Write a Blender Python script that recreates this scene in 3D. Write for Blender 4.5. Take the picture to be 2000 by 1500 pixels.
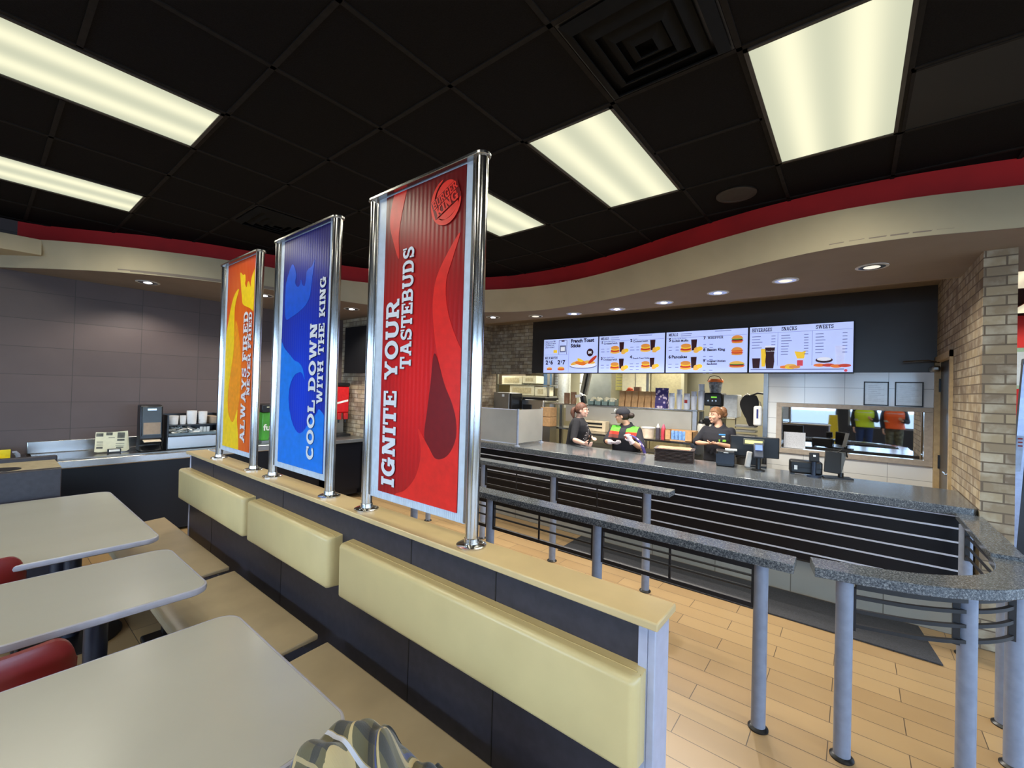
import bpy, bmesh, math, random
from mathutils import Vector, Matrix, Euler
random.seed(7)
PI=math.pi; R=math.radians
for o in list(bpy.data.objects): bpy.data.objects.remove(o)
S=bpy.context.scene; C=S.collection
# ---------------------------------------------------------------- camera
EYE=1.70
def cam():
    yaw,pit,rol=R(38.654),R(.6246),R(1.5748)
    f=Vector((-math.sin(yaw),math.cos(yaw),0)); r=Vector((math.cos(yaw),math.sin(yaw),0)); u=Vector((0,0,1))
    f2=f*math.cos(pit)+u*math.sin(pit); u2=u*math.cos(pit)-f*math.sin(pit)
    r3=r*math.cos(rol)+u2*math.sin(rol); u3=u2*math.cos(rol)-r*math.sin(rol)
    c=bpy.data.cameras.new('camera'); o=bpy.data.objects.new('camera',c); C.objects.link(o)
    c.sensor_width=36; c.sensor_fit='HORIZONTAL'; c.lens=836.3/2000*36; c.clip_start=.05; c.clip_end=200
    m=Matrix((r3,u3,-f2)).transposed().to_4x4(); m.translation=(0,0,EYE); o.matrix_world=m
    S.camera=o
cam()
# ---------------------------------------------------------------- sky, exposure
w=bpy.data.worlds.new('World'); S.world=w; w.use_nodes=True
bg=w.node_tree.nodes['Background']; bg.inputs[0].default_value=(.48,.70,1.0,1); bg.inputs[1].default_value=9.0
S.view_settings.view_transform='Standard'; S.view_settings.look='None'; S.view_settings.gamma=1
S.view_settings.use_curve_mapping=False; S.view_settings.exposure=0.35
PANEL=.80      # glow of the ceiling troffers
TROFFER_W=9.0  # watts per troffer lamp
CAN_W=80.0     # downlight spot watts
# ---------------------------------------------------------------- helpers
def lin(c): 
    r=[]
    for v in c[:3]:
        v/=255; r.append(v/12.92 if v<=.04045 else ((v+.055)/1.055)**2.4)
    return (r[0],r[1],r[2],1)
class N:
    def __init__(s,name):
        s.m=bpy.data.materials.new(name); s.m.use_nodes=True; s.t=s.m.node_tree; s.b=s.t.nodes['Principled BSDF']
    def n(s,typ,**k):
        x=s.t.nodes.new('ShaderNode'+typ)
        for a,v in k.items():
            if a.startswith('i_'): x.inputs[int(a[2:])].default_value=v
            else: setattr(x,a,v)
        return x
    def l(s,a,b): s.t.links.new(a,b)
    def math(s,op,a,b=None,c=None):
        x=s.t.nodes.new('ShaderNodeMath'); x.operation=op
        for i,v in enumerate((a,b,c)):
            if v is None: continue
            if isinstance(v,(int,float)): x.inputs[i].default_value=v
            else: s.l(v,x.inputs[i])
        return x.outputs[0]
    def ramp(s,fac,stops):
        x=s.t.nodes.new('ShaderNodeValToRGB'); e=x.color_ramp.elements
        while len(e)<len(stops): e.new(.5)
        for i,(p,c) in enumerate(stops): e[i].position=p; e[i].color=lin(c)
        s.l(fac,x.inputs[0]); return x.outputs[0]
    def mix(s,fac,a,b,mode='MIX'):
        x=s.t.nodes.new('ShaderNodeMix'); x.data_type='RGBA'; x.blend_type=mode
        for i,v in ((0,fac),(6,a),(7,b)):
            if isinstance(v,(int,float)): x.inputs[i].default_value=v
            elif isinstance(v,tuple): x.inputs[i].default_value=lin(v) if len(v)==3 else v
            else: s.l(v,x.inputs[i])
        return x.outputs[2]
    def noise(s,vec,scale,detail=3):
        x=s.n('TexNoise'); x.inputs['Scale'].default_value=scale; x.inputs['Detail'].default_value=detail
        if vec is not None: s.l(vec,x.inputs['Vector'])
        return x.outputs[0]
    def pos(s): 
        return s.n('TexCoord').outputs['Object']
    def wall_uv(s):   # world position laid out along the wall, whichever way it faces
        g=s.n('NewGeometry'); p=s.n('SeparateXYZ'); q=s.n('SeparateXYZ'); s.l(g.outputs['Position'],p.inputs[0]); s.l(g.outputs['True Normal'],q.inputs[0])
        ax=s.math('ABSOLUTE',q.outputs[0]); ay=s.math('ABSOLUTE',q.outputs[1])
        u=s.math('ADD',s.math('MULTIPLY',p.outputs[0],ay),s.math('MULTIPLY',p.outputs[1],ax))
        c=s.n('CombineXYZ'); s.l(u,c.inputs[0]); s.l(p.outputs[2],c.inputs[1]); return c.outputs[0],g.outputs['Position']
    def set(s,k,v):
        if isinstance(v,(int,float)): s.b.inputs[k].default_value=v
        elif isinstance(v,tuple): s.b.inputs[k].default_value=v if len(v)==4 else lin(v)
        else: s.l(v,s.b.inputs[k])
    def bump(s,h,strength=.2,dist=.01):
        x=s.n('Bump'); x.inputs['Strength'].default_value=strength; x.inputs['Distance'].default_value=dist; s.l(h,x.inputs['Height']); s.l(x.outputs[0],s.b.inputs['Normal'])
MC={}
def mat(name,col,rough=.5,metal=0.,var=.05,scale=25.,bump=0.,spec=.5,coat=0.,emit=0.,trans=0.,alpha=1.):
    key=name
    if key in MC: return MC[key]
    k=N(name); v=k.noise(k.pos(),scale)
    d=tuple(max(0,c*(1-var)) for c in col); u=tuple(min(255,c*(1+var)) for c in col)
    base=k.ramp(v,[(.3,d),(.7,u)]); k.set('Base Color',base)
    k.set('Roughness',float(rough)); k.set('Metallic',float(metal)); k.set('Specular IOR Level',float(spec)); k.set('Coat Weight',float(coat))
    if emit: k.l(base,k.b.inputs['Emission Color']); k.set('Emission Strength',float(emit))
    if trans: k.set('Transmission Weight',float(trans))
    if alpha<1: k.set('Alpha',float(alpha))
    if bump: k.bump(v,bump)
    MC[key]=k.m; return k.m
class M:
    """collects shapes in world (or local) coordinates and links them as ONE mesh object"""
    def __init__(s): s.v=[]; s.f=[]
    def add(s,v,f): 
        n=len(s.v); s.v+= [tuple(p) for p in v]; s.f+=[tuple(i+n for i in q) for q in f]; return s
    def box(s,x0,y0,z0,x1,y1,z1):
        if x0>x1:x0,x1=x1,x0
        if y0>y1:y0,y1=y1,y0
        if z0>z1:z0,z1=z1,z0
        return s.add([(x0,y0,z0),(x1,y0,z0),(x1,y1,z0),(x0,y1,z0),(x0,y0,z1),(x1,y0,z1),(x1,y1,z1),(x0,y1,z1)],[(3,2,1,0),(4,5,6,7),(0,1,5,4),(1,2,6,5),(2,3,7,6),(3,0,4,7)])
    def obox(s,c,size,rot=(0,0,0)):
        m=Euler(rot).to_matrix(); c=Vector(c); v=[]
        for z in(-.5,.5):
            for x,y in((-.5,-.5),(.5,-.5),(.5,.5),(-.5,.5)): v.append(c+m@Vector((x*size[0],y*size[1],z*size[2])))
        return s.add(v,[(3,2,1,0),(4,5,6,7),(0,1,5,4),(1,2,6,5),(2,3,7,6),(3,0,4,7)])
    def prism(s,pts,a,b,axis=2):
        """2-D polygon pushed from a to b along an axis; 2-D coords fill the two other axes in order"""
        n=len(pts)
        def P(p,h):
            return (p[0],p[1],h) if axis==2 else ((p[0],h,p[1]) if axis==1 else (h,p[0],p[1]))
        v=[P(p,a) for p in pts]+[P(p,b) for p in pts]
        f=[tuple(range(n))[::-1],tuple(range(n,2*n))]+[(i,(i+1)%n,n+(i+1)%n,n+i) for i in range(n)]
        return s.add(v,f)
    def rings(s,rs,cap=True,closed=False):
        n=len(rs[0]); v=[p for r in rs for p in r]; f=[]
        for k in range(len(rs)-1):
            for i in range(n): j=(i+1)%n; f.append((k*n+i,k*n+j,(k+1)*n+j,(k+1)*n+i))
        if cap: f.append(tuple(range(n))[::-1]); f.append(tuple(range((len(rs)-1)*n,len(rs)*n)))
        return s.add(v,f)
    def cyl(s,p0,p1,r0,r1=None,n=20):
        r1=r0 if r1 is None else r1; p0=Vector(p0);p1=Vector(p1); d=(p1-p0).normalized()
        a=d.orthogonal().normalized(); b=d.cross(a)
        return s.rings([[p+(a*math.cos(2*PI*i/n)+b*math.sin(2*PI*i/n))*r for i in range(n)] for p,r in((p0,r0),(p1,r1))])
    def lathe(s,c,prof,n=28,sx=1,sy=1):
        c=Vector(c); return s.rings([[c+Vector((math.cos(2*PI*i/n)*r*sx,math.sin(2*PI*i/n)*r*sy,z)) for i in range(n)] for r,z in prof])
    def tube(s,path,r,n=10,ry=None):
        path=[Vector(p) for p in path]; rs=[]; up=None
        for k,p in enumerate(path):
            d=(path[min(k+1,len(path)-1)]-path[max(k-1,0)]).normalized()
            if up is None: up=d.orthogonal().normalized()
            up=(up-d*up.dot(d)).normalized(); b=d.cross(up); rr=r[k] if isinstance(r,(list,tuple)) else r
            rs.append([p+up*math.cos(2*PI*i/n)*rr+b*math.sin(2*PI*i/n)*(rr if ry is None else ry) for i in range(n)])
        return s.rings(rs)
    def ell(s,c,r,rot=None,n=16):
        c=Vector(c); rs=[]
        for k in range(1,n//2*2):
            t=PI*k/(n//2*2); rs.append([Vector((r[0]*math.sin(t)*math.cos(2*PI*i/n),r[1]*math.sin(t)*math.sin(2*PI*i/n),-r[2]*math.cos(t))) for i in range(n)])
        if rot is not None: rs=[[rot@p for p in q] for q in rs]
        return s.rings([[c+p for p in q] for q in rs])
    def band(s,plan,z0,z1,off=0.):
        """vertical ribbon with thickness along a plan polyline"""
        pl=[Vector((p[0],p[1],0)) for p in plan]; L=[]; 
        for k,p in enumerate(pl):
            d=(pl[min(k+1,len(pl)-1)]-pl[max(k-1,0)]).normalized(); nrm=Vector((-d.y,d.x,0)); L.append([p+Vector((0,0,z0)),p+nrm*off+Vector((0,0,z0)),p+nrm*off+Vector((0,0,z1)),p+Vector((0,0,z1))])
        return s.rings(L)
    def xf(s,mat,start=0):
        s.v=s.v[:start]+[tuple(mat@Vector(p)) for p in s.v[start:]]; return s
    def obj(s,name,material,parent=None,smooth=None,bevel=0.,seg=2,sub=0,local=False,kind=None,label=None,weld=False):
        me=bpy.data.meshes.new(name); off=Vector((0,0,0))
        if parent is not None and not local: off=Vector(WL[parent.name])
        me.from_pydata([Vector(p)-off for p in s.v],[],s.f)
        bm=bmesh.new(); bm.from_mesh(me)
        if weld: bmesh.ops.remove_doubles(bm,verts=bm.verts,dist=1e-5)
        bmesh.ops.recalc_face_normals(bm,faces=bm.faces); bm.to_mesh(me); bm.free(); me.update()
        me.materials.append(material)
        o=bpy.data.objects.new(name,me); C.objects.link(o)
        if parent is not None: o.parent=parent; WL[o.name]=tuple(off)
        else: WL[o.name]=(0,0,0)
        if bevel: b=o.modifiers.new('bevel','BEVEL'); b.width=bevel; b.segments=seg; b.limit_method='ANGLE'; b.angle_limit=R(40)
        if sub: b=o.modifiers.new('sub','SUBSURF'); b.levels=sub; b.render_levels=sub
        if smooth or (smooth is None and bevel): 
            for p in me.polygons: p.use_smooth=True
            if not sub:
                me.set_sharp_from_angle(angle=R(42))
        if kind: o['kind']=kind
        if label: o['label']=label
        return o
WL={}
def thing(name,label,cat,loc=(0,0,0),rz=0.,group=None):
    o=bpy.data.objects.new(name,None); o.empty_display_size=.1; C.objects.link(o); o.location=loc; o.rotation_euler=(0,0,rz)
    WL[o.name]=tuple(loc); o['label']=label; o['category']=cat
    if group: o['group']=group
    return o
def tag(o,label,cat,group=None):
    o['label']=label; o['category']=cat
    if group: o['group']=group
    return o
def struct(o): o['kind']='structure'; return o
def copy_thing(root,loc=None,rz=None,label=None,group=None):
    r=root.copy(); C.objects.link(r)
    if loc is not None: r.location=loc
    if rz is not None: r.rotation_euler=(0,0,rz)
    if label: r['label']=label
    if group: r['group']=group
    for ch in list(root.children):
        c=ch.copy(); C.objects.link(c); c.parent=r
        for g in list(ch.children):
            d=g.copy(); C.objects.link(d); d.parent=c
    return r
def catmull(P,n=8):
    P=[Vector((p[0],p[1])) for p in P]; P=[P[0]*2-P[1]]+P+[P[-1]*2-P[-2]]; out=[]
    for k in range(1,len(P)-2):
        a,b,c,d=P[k-1:k+3]
        for i in range(n):
            t=i/n; out.append(.5*((2*b)+(c-a)*t+(2*a-5*b+4*c-d)*t*t+(3*b-a-3*c+d)*t**3))
    out.append(P[-2]); return out
def resample(P,n):
    L=[0]
    for a,b in zip(P,P[1:]): L.append(L[-1]+(b-a).length)
    out=[];k=0
    for i in range(n):
        t=L[-1]*i/(n-1)
        while k<len(L)-2 and L[k+1]<t: k+=1
        out.append(P[k].lerp(P[k+1],(t-L[k])/max(1e-9,L[k+1]-L[k])))
    return out
def rrect(x0,y0,x1,y1,r,n=6):
    pts=[]
    for cx,cy,a in((x1-r,y1-r,0),(x0+r,y1-r,90),(x0+r,y0+r,180),(x1-r,y0+r,270)):
        for i in range(n+1): t=R(a+90*i/n); pts.append((cx+r*math.cos(t),cy+r*math.sin(t)))
    return pts
# ---------------------------------------------------------------- slab lettering (own stroke glyphs)
def glyphs():
    t,s=.27,.17; G={}
    def V(x,z0=0,z1=1,w=t): return [(x,z0),(x+w,z0),(x+w,z1),(x,z1)]
    def Hh(x0,x1,z,h=s): return [(x0,z),(x1,z),(x1,z+h),(x0,z+h)]
    def slab(x,z,w=t,e=.10): return Hh(x-e,x+w+e,z)
    def diag(x0,z0,x1,z1,w=t): return [(x0,z0),(x0+w,z0),(x1+w,z1),(x1,z1)]
    def ring(cx,cz,rx,rz,tx,tz,a0=0,a1=360,n=18):
        q=[]
        for i in range(n):
            a=R(a0+(a1-a0)*i/n); b=R(a0+(a1-a0)*(i+1)/n)
            q.append([(cx+rx*math.cos(a),cz+rz*math.sin(a)),(cx+rx*math.cos(b),cz+rz*math.sin(b)),(cx+(rx-tx)*math.cos(b),cz+(rz-tz)*math.sin(b)),(cx+(rx-tx)*math.cos(a),cz+(rz-tz)*math.sin(a))])
        return q
    G['I']=(.47,[V(.1),slab(.1,0),slab(.1,1-s)])
    G['L']=(.95,[V(.1),slab(.1,0),slab(.1,1-s),Hh(.1,.92,0),V(.78,0,.42,.14)])
    G['T']=(1.0,[V(.365),slab(.365,0),Hh(.02,.98,1-s),V(.02,.6,1,.14),V(.84,.6,1,.14)])
    G['E']=(.95,[V(.1),slab(.1,0),Hh(0,.9,0),Hh(0,.9,1-s),Hh(.1,.62,.42,.16),V(.52,.32,.68,.12),V(.78,0,.34,.13),V(.78,.66,1,.13)])
    G['F']=(.92,[V(.1),slab(.1,0),Hh(0,.88,1-s),Hh(.1,.62,.42,.16),V(.52,.32,.68,.12),V(.76,.64,1,.13)])
    G['H']=(1.12,[V(.1),V(.75),slab(.1,0),slab(.1,1-s),slab(.75,0),slab(.75,1-s),Hh(.3,.8,.42)])
    G['N']=(1.14,[V(.1,w=.22),V(.8,w=.22),slab(.1,0,.22),slab(.1,1-s,.22,.06),slab(.8,1-s,.22),diag(.66,0,.1,1,.34)])
    G['M']=(1.34,[V(.1,w=.22),V(1.0,w=.24),slab(.1,0,.22,.08),slab(1.0,0,.24,.08),Hh(0,.3,1-s),Hh(1.04,1.34,1-s),diag(.52,.1,.1,1,.30),diag(.52,.1,.94,1,.30)])
    G['A']=(1.16,[diag(.08,0,.42,1,.22),diag(.80,0,.46,1,.26),Hh(.3,.85,.26,.16),slab(.08,0,.22,.08),slab(.80,0,.26,.08),Hh(.34,.7,1-s)])
    G['V']=(1.12,[diag(.46,0,.08,1,.24),diag(.46,0,.80,1,.22),slab(.08,1-s,.24,.08),slab(.80,1-s,.22,.08)])
    G['W']=(1.52,[diag(.30,0,.06,1,.24),diag(.34,0,.62,1,.22),diag(.90,0,.62,1,.24),diag(.94,0,1.2,1,.2),slab(.06,1-s,.24,.06),slab(.62,1-s,.22,.06),slab(1.2,1-s,.2,.06)])
    G['Y']=(1.08,[V(.40,0,.5),slab(.40,0),diag(.40,.42,.06,1,.26),diag(.42,.42,.76,1,.24),slab(.06,1-s,.26,.06),slab(.76,1-s,.24,.06)])
    G['K']=(1.12,[V(.1),slab(.1,0),slab(.1,1-s),diag(.3,.36,.74,1,.26),diag(.78,0,.40,.56,.28),slab(.78,0,.28,.06),slab(.72,1-s,.26,.06)])
    G['O']=(1.12,ring(.56,.5,.54,.53,.27,.2,0,360,28))
    G['C']=(1.06,ring(.54,.5,.52,.53,.27,.2,48,318,24)+[V(.82,.62,.96,.14)])
    G['G']=(1.14,ring(.54,.5,.52,.53,.27,.2,52,330,24)+[V(.82,.62,.96,.14),V(.80,0,.5,.22),Hh(.6,1.1,.34)])
    G['D']=(1.10,[V(.1),Hh(0,.55,0),Hh(0,.55,1-s)]+ring(.52,.5,.52,.5,.27,s,-90,90,18))
    G['U']=(1.12,[V(.1,.35,1),V(.78,.35,1,.24),slab(.1,1-s),slab(.78,1-s,.24,.08)]+ring(.56,.38,.46,.40,.25,.2,180,360,16))
    G['B']=(1.06,[V(.1),Hh(0,.6,0),Hh(0,.6,1-s),Hh(.3,.6,.43,.15)]+ring(.58,.74,.36,.26,.24,.15,-90,90,12)+ring(.60,.28,.42,.29,.26,.16,-90,90,12))
    G['P']=(1.02,[V(.1),slab(.1,0),Hh(0,.6,1-s),Hh(.3,.6,.36,.15)]+ring(.58,.68,.40,.32,.26,.16,-90,90,12))
    G['R']=(1.12,[V(.1),slab(.1,0),Hh(0,.6,1-s),Hh(.3,.6,.40,.15),diag(.76,0,.48,.46,.28),slab(.78,0,.26,.06)]+ring(.58,.70,.38,.30,.25,.16,-90,90,12))
    G['S']=(.96,ring(.48,.725,.42,.29,.24,.17,20,270,16)+ring(.48,.275,.44,.29,.24,.17,-160,90,16)+[V(.76,.66,1,.13),V(.06,0,.36,.13)])
    G['X']=(1.12,[diag(.78,0,.10,1,.26),diag(.10,0,.76,1,.24),slab(.08,0,.26,.06),slab(.78,0,.26,.06),slab(.08,1-s,.26,.06),slab(.76,1-s,.24,.06)])
    G['&']=(1.0,ring(.4,.72,.3,.28,.18,.14)+ring(.42,.3,.4,.32,.2,.16)+[diag(.75,0,.3,.6,.2)])
    return G
GL=glyphs()
def text_len(s,gap=.06): return sum((GL[c][0]+gap) if c in GL else .55 for c in s)-gap
def slab_text(m,s,start,adv,up,h,depth,length=None,gap=.06,grow=0.):
    """lay glyph polygons along adv (unit) with cap height h along up (unit); depth = thickness vector"""
    L=text_len(s,gap); k=(length/L) if length else h; x=0; start=Vector(start);adv=Vector(adv);up=Vector(up);depth=Vector(depth)
    for c in s:
        if c not in GL: x+=.55; continue
        w,polys=GL[c]
        for j,p in enumerate(polys):
            if grow:
                cx=sum(a for a,b in p)/len(p); cz=sum(b for a,b in p)/len(p)
                p=[(a+grow*(1 if a>cx else -1),b+grow*(1 if b>cz else -1)) for a,b in p]
            d=depth*(1+.045*j); n=len(p)
            v=[start+adv*((x+a)*k)+up*(b*h) for a,b in p]; v2=[q+d for q in v]
            m.add(v+v2,[tuple(range(n)),tuple(range(n,2*n))]+[(i,(i+1)%n,n+(i+1)%n,n+i) for i in range(n)])
        x+=w+gap
    return m
def plain_text(m,s,origin,xdir,zdir,size,bold=.0,align='LEFT',flat=.0):
    cu=bpy.data.curves.new('t','FONT'); cu.body=s; cu.size=size; cu.offset=bold*size; cu.align_x=align; cu.resolution_u=2; cu.fill_mode='FRONT'
    o=bpy.data.objects.new('t',cu); C.objects.link(o); dg=bpy.context.evaluated_depsgraph_get(); dg.update()
    me=bpy.data.meshes.new_from_object(o.evaluated_get(dg)); X=Vector(xdir);Z=Vector(zdir);O=Vector(origin)
    m.add([O+X*v.co.x+Z*v.co.y for v in me.vertices],[tuple(p.vertices) for p in me.polygons])
    bpy.data.objects.remove(o); bpy.data.curves.remove(cu); bpy.data.meshes.remove(me); return m
# ---------------------------------------------------------------- surface materials
def brick_mat(name,c1,c2,c3,mortar,bw,rh,ms,u0=0,v0=0,off=.5,rough=.8,bump=.5,vary=.25,nscale=9.,horizontal=False,gloss=None):
    k=N(name)
    if horizontal:
        g=k.n('NewGeometry'); uv=g.outputs['Position']; P=uv
    else: uv,P=k.wall_uv()
    mp=k.n('Mapping'); mp.inputs['Location'].default_value=(-u0,-v0,0); k.l(uv,mp.inputs[0])
    t=k.n('TexBrick'); t.offset=off; t.inputs['Scale'].default_value=1; t.inputs['Brick Width'].default_value=bw; t.inputs['Row Height'].default_value=rh
    t.inputs['Mortar Size'].default_value=ms; t.inputs['Mortar Smooth'].default_value=.2; t.inputs['Bias'].default_value=-.1
    t.inputs['Color1'].default_value=lin(c1); t.inputs['Color2'].default_value=lin(c2); t.inputs['Mortar'].default_value=lin(mortar); k.l(mp.outputs[0],t.inputs[0])
    ns=k.noise(P,nscale,5); f=k.math('MULTIPLY',k.math('SUBTRACT',1,t.outputs['Fac']),k.math('MULTIPLY',k.math('SUBTRACT',ns,.45),vary*6)); fm=k.n('Clamp'); k.l(f,fm.inputs[0])
    col=k.mix(fm.outputs[0],t.outputs['Color'],c3); k.set('Base Color',col); k.set('Roughness',rough)
    h=k.math('SUBTRACT',k.math('MULTIPLY',ns,.25),t.outputs['Fac']); k.bump(h,bump,.006); MC[name]=k.m; return k.m
M_brick=brick_mat('tan_brick',(168,150,120),(118,101,84),(204,194,172),(112,97,80),.2,.0675,.005,rough=.85,bump=.9,vary=.42,nscale=9)
M_floor=brick_mat('plank_floor_tile',(178,147,104),(163,132,92),(190,161,120),(84,68,54),.6165,.1525,.0022,u0=-1.002,v0=3.441,rough=.34,bump=.25,vary=.12,nscale=2.2,horizontal=True)
M_dtile=brick_mat('charcoal_wall_tile',(90,76,73),(80,68,66),(102,88,84),(62,55,54),.5635,.2845,.003,u0=.645,v0=1.141,off=0,rough=.55,bump=.3,vary=.12,nscale=4)
M_wtile=brick_mat('white_wall_tile',(226,228,228),(221,224,225),(234,234,232),(150,155,158),.394,.2,.0025,u0=-.091,v0=1.617,off=0,rough=.12,bump=.2,vary=.05,nscale=2)
M_ktile=brick_mat('grey_kick_tile',(150,148,140),(140,139,132),(164,162,154),(96,92,84),.61,.35,.004,u0=.2,v0=0,off=0,rough=.5,bump=.2,vary=.1,nscale=5)
M_ceil=mat('black_ceiling_tile',(27,25,25),.95,var=.12,scale=160,bump=.25,spec=.1)
M_grid=mat('black_ceiling_grid',(38,35,33),.9,var=.1,spec=.15)
M_cream=mat('cream_paint',(182,168,138),.75,var=.03,scale=3)
M_soff=mat('taupe_soffit_paint',(134,120,108),.8,var=.03,scale=3)
M_red=mat('red_paint',(206,34,32),.7,var=.05,scale=3)
M_blackwall=mat('black_satin_paint',(56,53,50),.36,var=.06,scale=3,bump=.03,spec=.5)
M_olive=mat('kitchen_wall',(172,168,140),.5,var=.04,scale=2)
M_steel=mat('brushed_steel',(182,180,178),.24,metal=1.,var=.02,scale=5)
M_steel2=mat('dull_steel',(160,160,156),.38,metal=1.,var=.03,scale=4)
M_chrome=mat('polished_pole_steel',(205,203,200),.16,metal=1.,var=.04,scale=8)
M_black=mat('black_plastic',(22,22,24),.35,var=.1)
M_blackm=mat('black_metal_bar',(24,24,28),.45,var=.1)
M_white=mat('white_plastic',(225,226,224),.4,var=.03)
M_paper=mat('white_paper',(235,233,226),.8,var=.03)
M_post=mat('grey_painted_post',(132,140,158),.38,var=.04)
M_lam=mat('dark_laminate',(50,47,54),.42,var=.10,scale=30)
M_tan=mat('tan_laminate',(205,180,132),.28,var=.03,scale=6)
def granite():
    k=N('speckled_granite'); P=k.pos(); a=k.noise(P,120,4); b=k.noise(P,260,2)
    c=k.ramp(a,[(.36,(36,42,52)),(.48,(74,80,88)),(.58,(104,108,112)),(.70,(164,166,166))]); c2=k.ramp(b,[(.42,(44,48,56)),(.6,(140,144,146))])
    k.set('Base Color',k.mix(.35,c,c2)); k.set('Roughness',.16); MC['g']=k.m; return k.m
M_gran=granite()
# ---------------------------------------------------------------- floor, ceiling, walls
struct(M().box(-9.4,-6,-.1,7,12,0).obj('floor',M_floor))
CZ=3.249; GX,GY,CE=-1.6434,2.0900,.6096
struct(M().box(-9.4,-6,CZ,7,12,CZ+.1).obj('ceiling',M_ceil))
LIGHTS=[(0,0),(2,0),(-2,0),(-3,-4),(-6,-4),(0,-5),(3,-5),(-3,-11),(1,-11),(6,-2),(6,-9)]
g=M()
for i in range(-8,15):
    x=GX+i*CE
    if -6.6<x<6.9: g.box(x-.012,-6,CZ-.006,x+.012,5.2,CZ+.01)
for j in range(-13,6):
    y=GY+j*CE
    for i in range(-8,15):
        if (i,j-1) in LIGHTS: continue
        x0=max(-6.6,GX+i*CE); x1=min(6.9,GX+(i+1)*CE)
        if x1>x0: g.box(x0,y-.012,CZ-.006,x1,y+.012,CZ+.01)
struct(g.obj('trim_1',M_grid))
struct(M().box(-6.75,-6,0,-6.6,3.9,CZ).obj('wall_left',M_dtile))
struct(M().box(-6.6,3.75,0,-5.7,3.9,2.76).obj('wall_soda_nook',M_brick))
struct(M().box(-5.85,3.9,0,-5.7,6.6,3.0).obj('wall_counter_left',M_brick))
struct(M().box(-5.7,6.46,1.985,-4.7,6.6,2.95).obj('wall_back_brick',M_brick))
struct(M().box(-4.7,6.46,2.0,.69,6.6,2.96).obj('wall_back',M_blackwall))
wt=M()   # white tiled wall around the office window
WX0,WX1,WZ0,WZ1=-.72,.60,1.04,1.565
wt.box(-.88,6.46,0,.69,6.6,WZ0).box(-.88,6.46,WZ1,.69,6.6,2.0).box(-.88,6.46,WZ0,WX0,6.6,WZ1).box(WX1,6.46,WZ0,.69,6.6,WZ1)
struct(wt.obj('wall_back_tiled',M_wtile))
wr=M(); DY0,DY1,DZ=5.50,6.42,2.13
wr.prism([(4.36,0),(DY0,0),(DY0,DZ),(DY1,DZ),(DY1,0),(6.6,0),(6.6,2.96),(4.36,2.96)],.69,.85,axis=0)
struct(wr.obj('wall_right',M_brick))
# far room beyond the brick wall
struct(M().box(.85,11.6,0,7,11.75,CZ).obj('wall_far',M_red))
struct(M().box(.86,6.6,0,.9,11.6,CZ).obj('wall_far_side',M_cream))
# rear and right walls with daylight windows behind the viewer
rw=M(); rw.box(-6.75,-6,0,7,-5.85,.7).box(-6.75,-6,2.6,7,-5.85,CZ)
for x in (-6.75,-3.6,-.5,2.6,5.7): rw.box(x,-6,.7,x+.35,-5.85,2.6)
struct(rw.obj('wall_rear',mat('dark_rear_wall',(46,42,44),.6)))
rw=M(); rw.box(6.85,-5.85,0,7,11.6,.7).box(6.85,-5.85,2.6,7,11.6,CZ)
for y in (-5.85,-2.9,.1,3.1,6.0,8.25,11.25): rw.box(6.85,y,.7,7,y+.35,2.6)
struct(rw.obj('wall_window_side',M_cream))
for k,(x) in enumerate((-6.4,-3.25,-.15,2.95)):
    f=M(); x2=x+2.8
    f.box(x,-5.95,.7,x2,-5.9,.76).box(x,-5.95,2.54,x2,-5.9,2.6).box(x,-5.95,.7,x+.06,-5.9,2.6).box(x2-.06,-5.95,.7,x2,-5.9,2.6).box(x+1.37,-5.95,.7,x+1.43,-5.9,2.6)
    struct(f.obj('window_%d'%(k+2),M_steel2))
struct(M().box(-60,-60,-.14,60,60,-.11).obj('ground',mat('asphalt',(120,120,122),.9,scale=4)))
# ---------------------------------------------------------------- curved soffit
RED=[(-6.61,-.6),(-6.61,.1),(-6.55,.37),(-6.26,.79),(-5.98,1.16),(-5.76,1.60),(-5.61,2.06),(-5.42,2.59),(-5.05,3.30),(-4.62,3.95),(-4.04,4.42),(-3.40,4.57),(-2.80,4.57),(-2.13,4.45),(-1.48,4.24),(-.98,4.09),(-.57,4.0),(-.23,3.965),(.07,3.965),(.36,3.995),(.81,4.09),(1.6,4.30),(3.2,4.7),(7,5.1)]
CT=[(-6.5,.05),(-6.14,.35),(-5.82,.74),(-5.6,1.09),(-5.39,1.52),(-5.24,2.02),(-5.14,2.6),(-4.88,3.15),(-4.45,3.75),(-3.85,4.22),(-3.23,4.40),(-2.64,4.40),(-2.05,4.27),(-1.42,4.06),(-.93,3.89),(-.54,3.78),(-.22,3.735),(.07,3.74),(.36,3.78),(.78,3.90),(1.6,4.1),(3.2,4.5),(7,4.9)]
CB=[(-6.56,.10),(-6.23,.37),(-5.83,.74),(-5.57,1.09),(-5.34,1.56),(-5.19,2.12),(-5.12,2.6),(-4.98,3.22),(-4.55,3.88),(-3.98,4.40),(-3.38,4.62),(-2.75,4.60),(-2.12,4.45),(-1.47,4.23),(-.96,4.03),(-.55,3.86),(-.21,3.755),(.07,3.735),(.36,3.77),(.78,3.89),(1.6,4.1),(3.2,4.5),(7,4.9)]
m=M(); a=resample(catmull(RED),150)
m.rings([[(p.x,p.y,2.93),(p.x-.02,p.y+.05,2.93),(p.x-.02,p.y+.05,CZ),(p.x,p.y,CZ)] for p in a]); struct(m.obj('trim_2',M_red,smooth=True))
ct=resample(catmull(CT),150); cb=resample(catmull(CB),150); m=M(); rs=[]
for p,q in zip(ct,cb): rs.append([(q.x,q.y,2.75),(p.x,p.y,3.01),(p.x-.02,p.y+.30,3.01),(q.x-.02,q.y+.30,2.80)])
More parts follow.
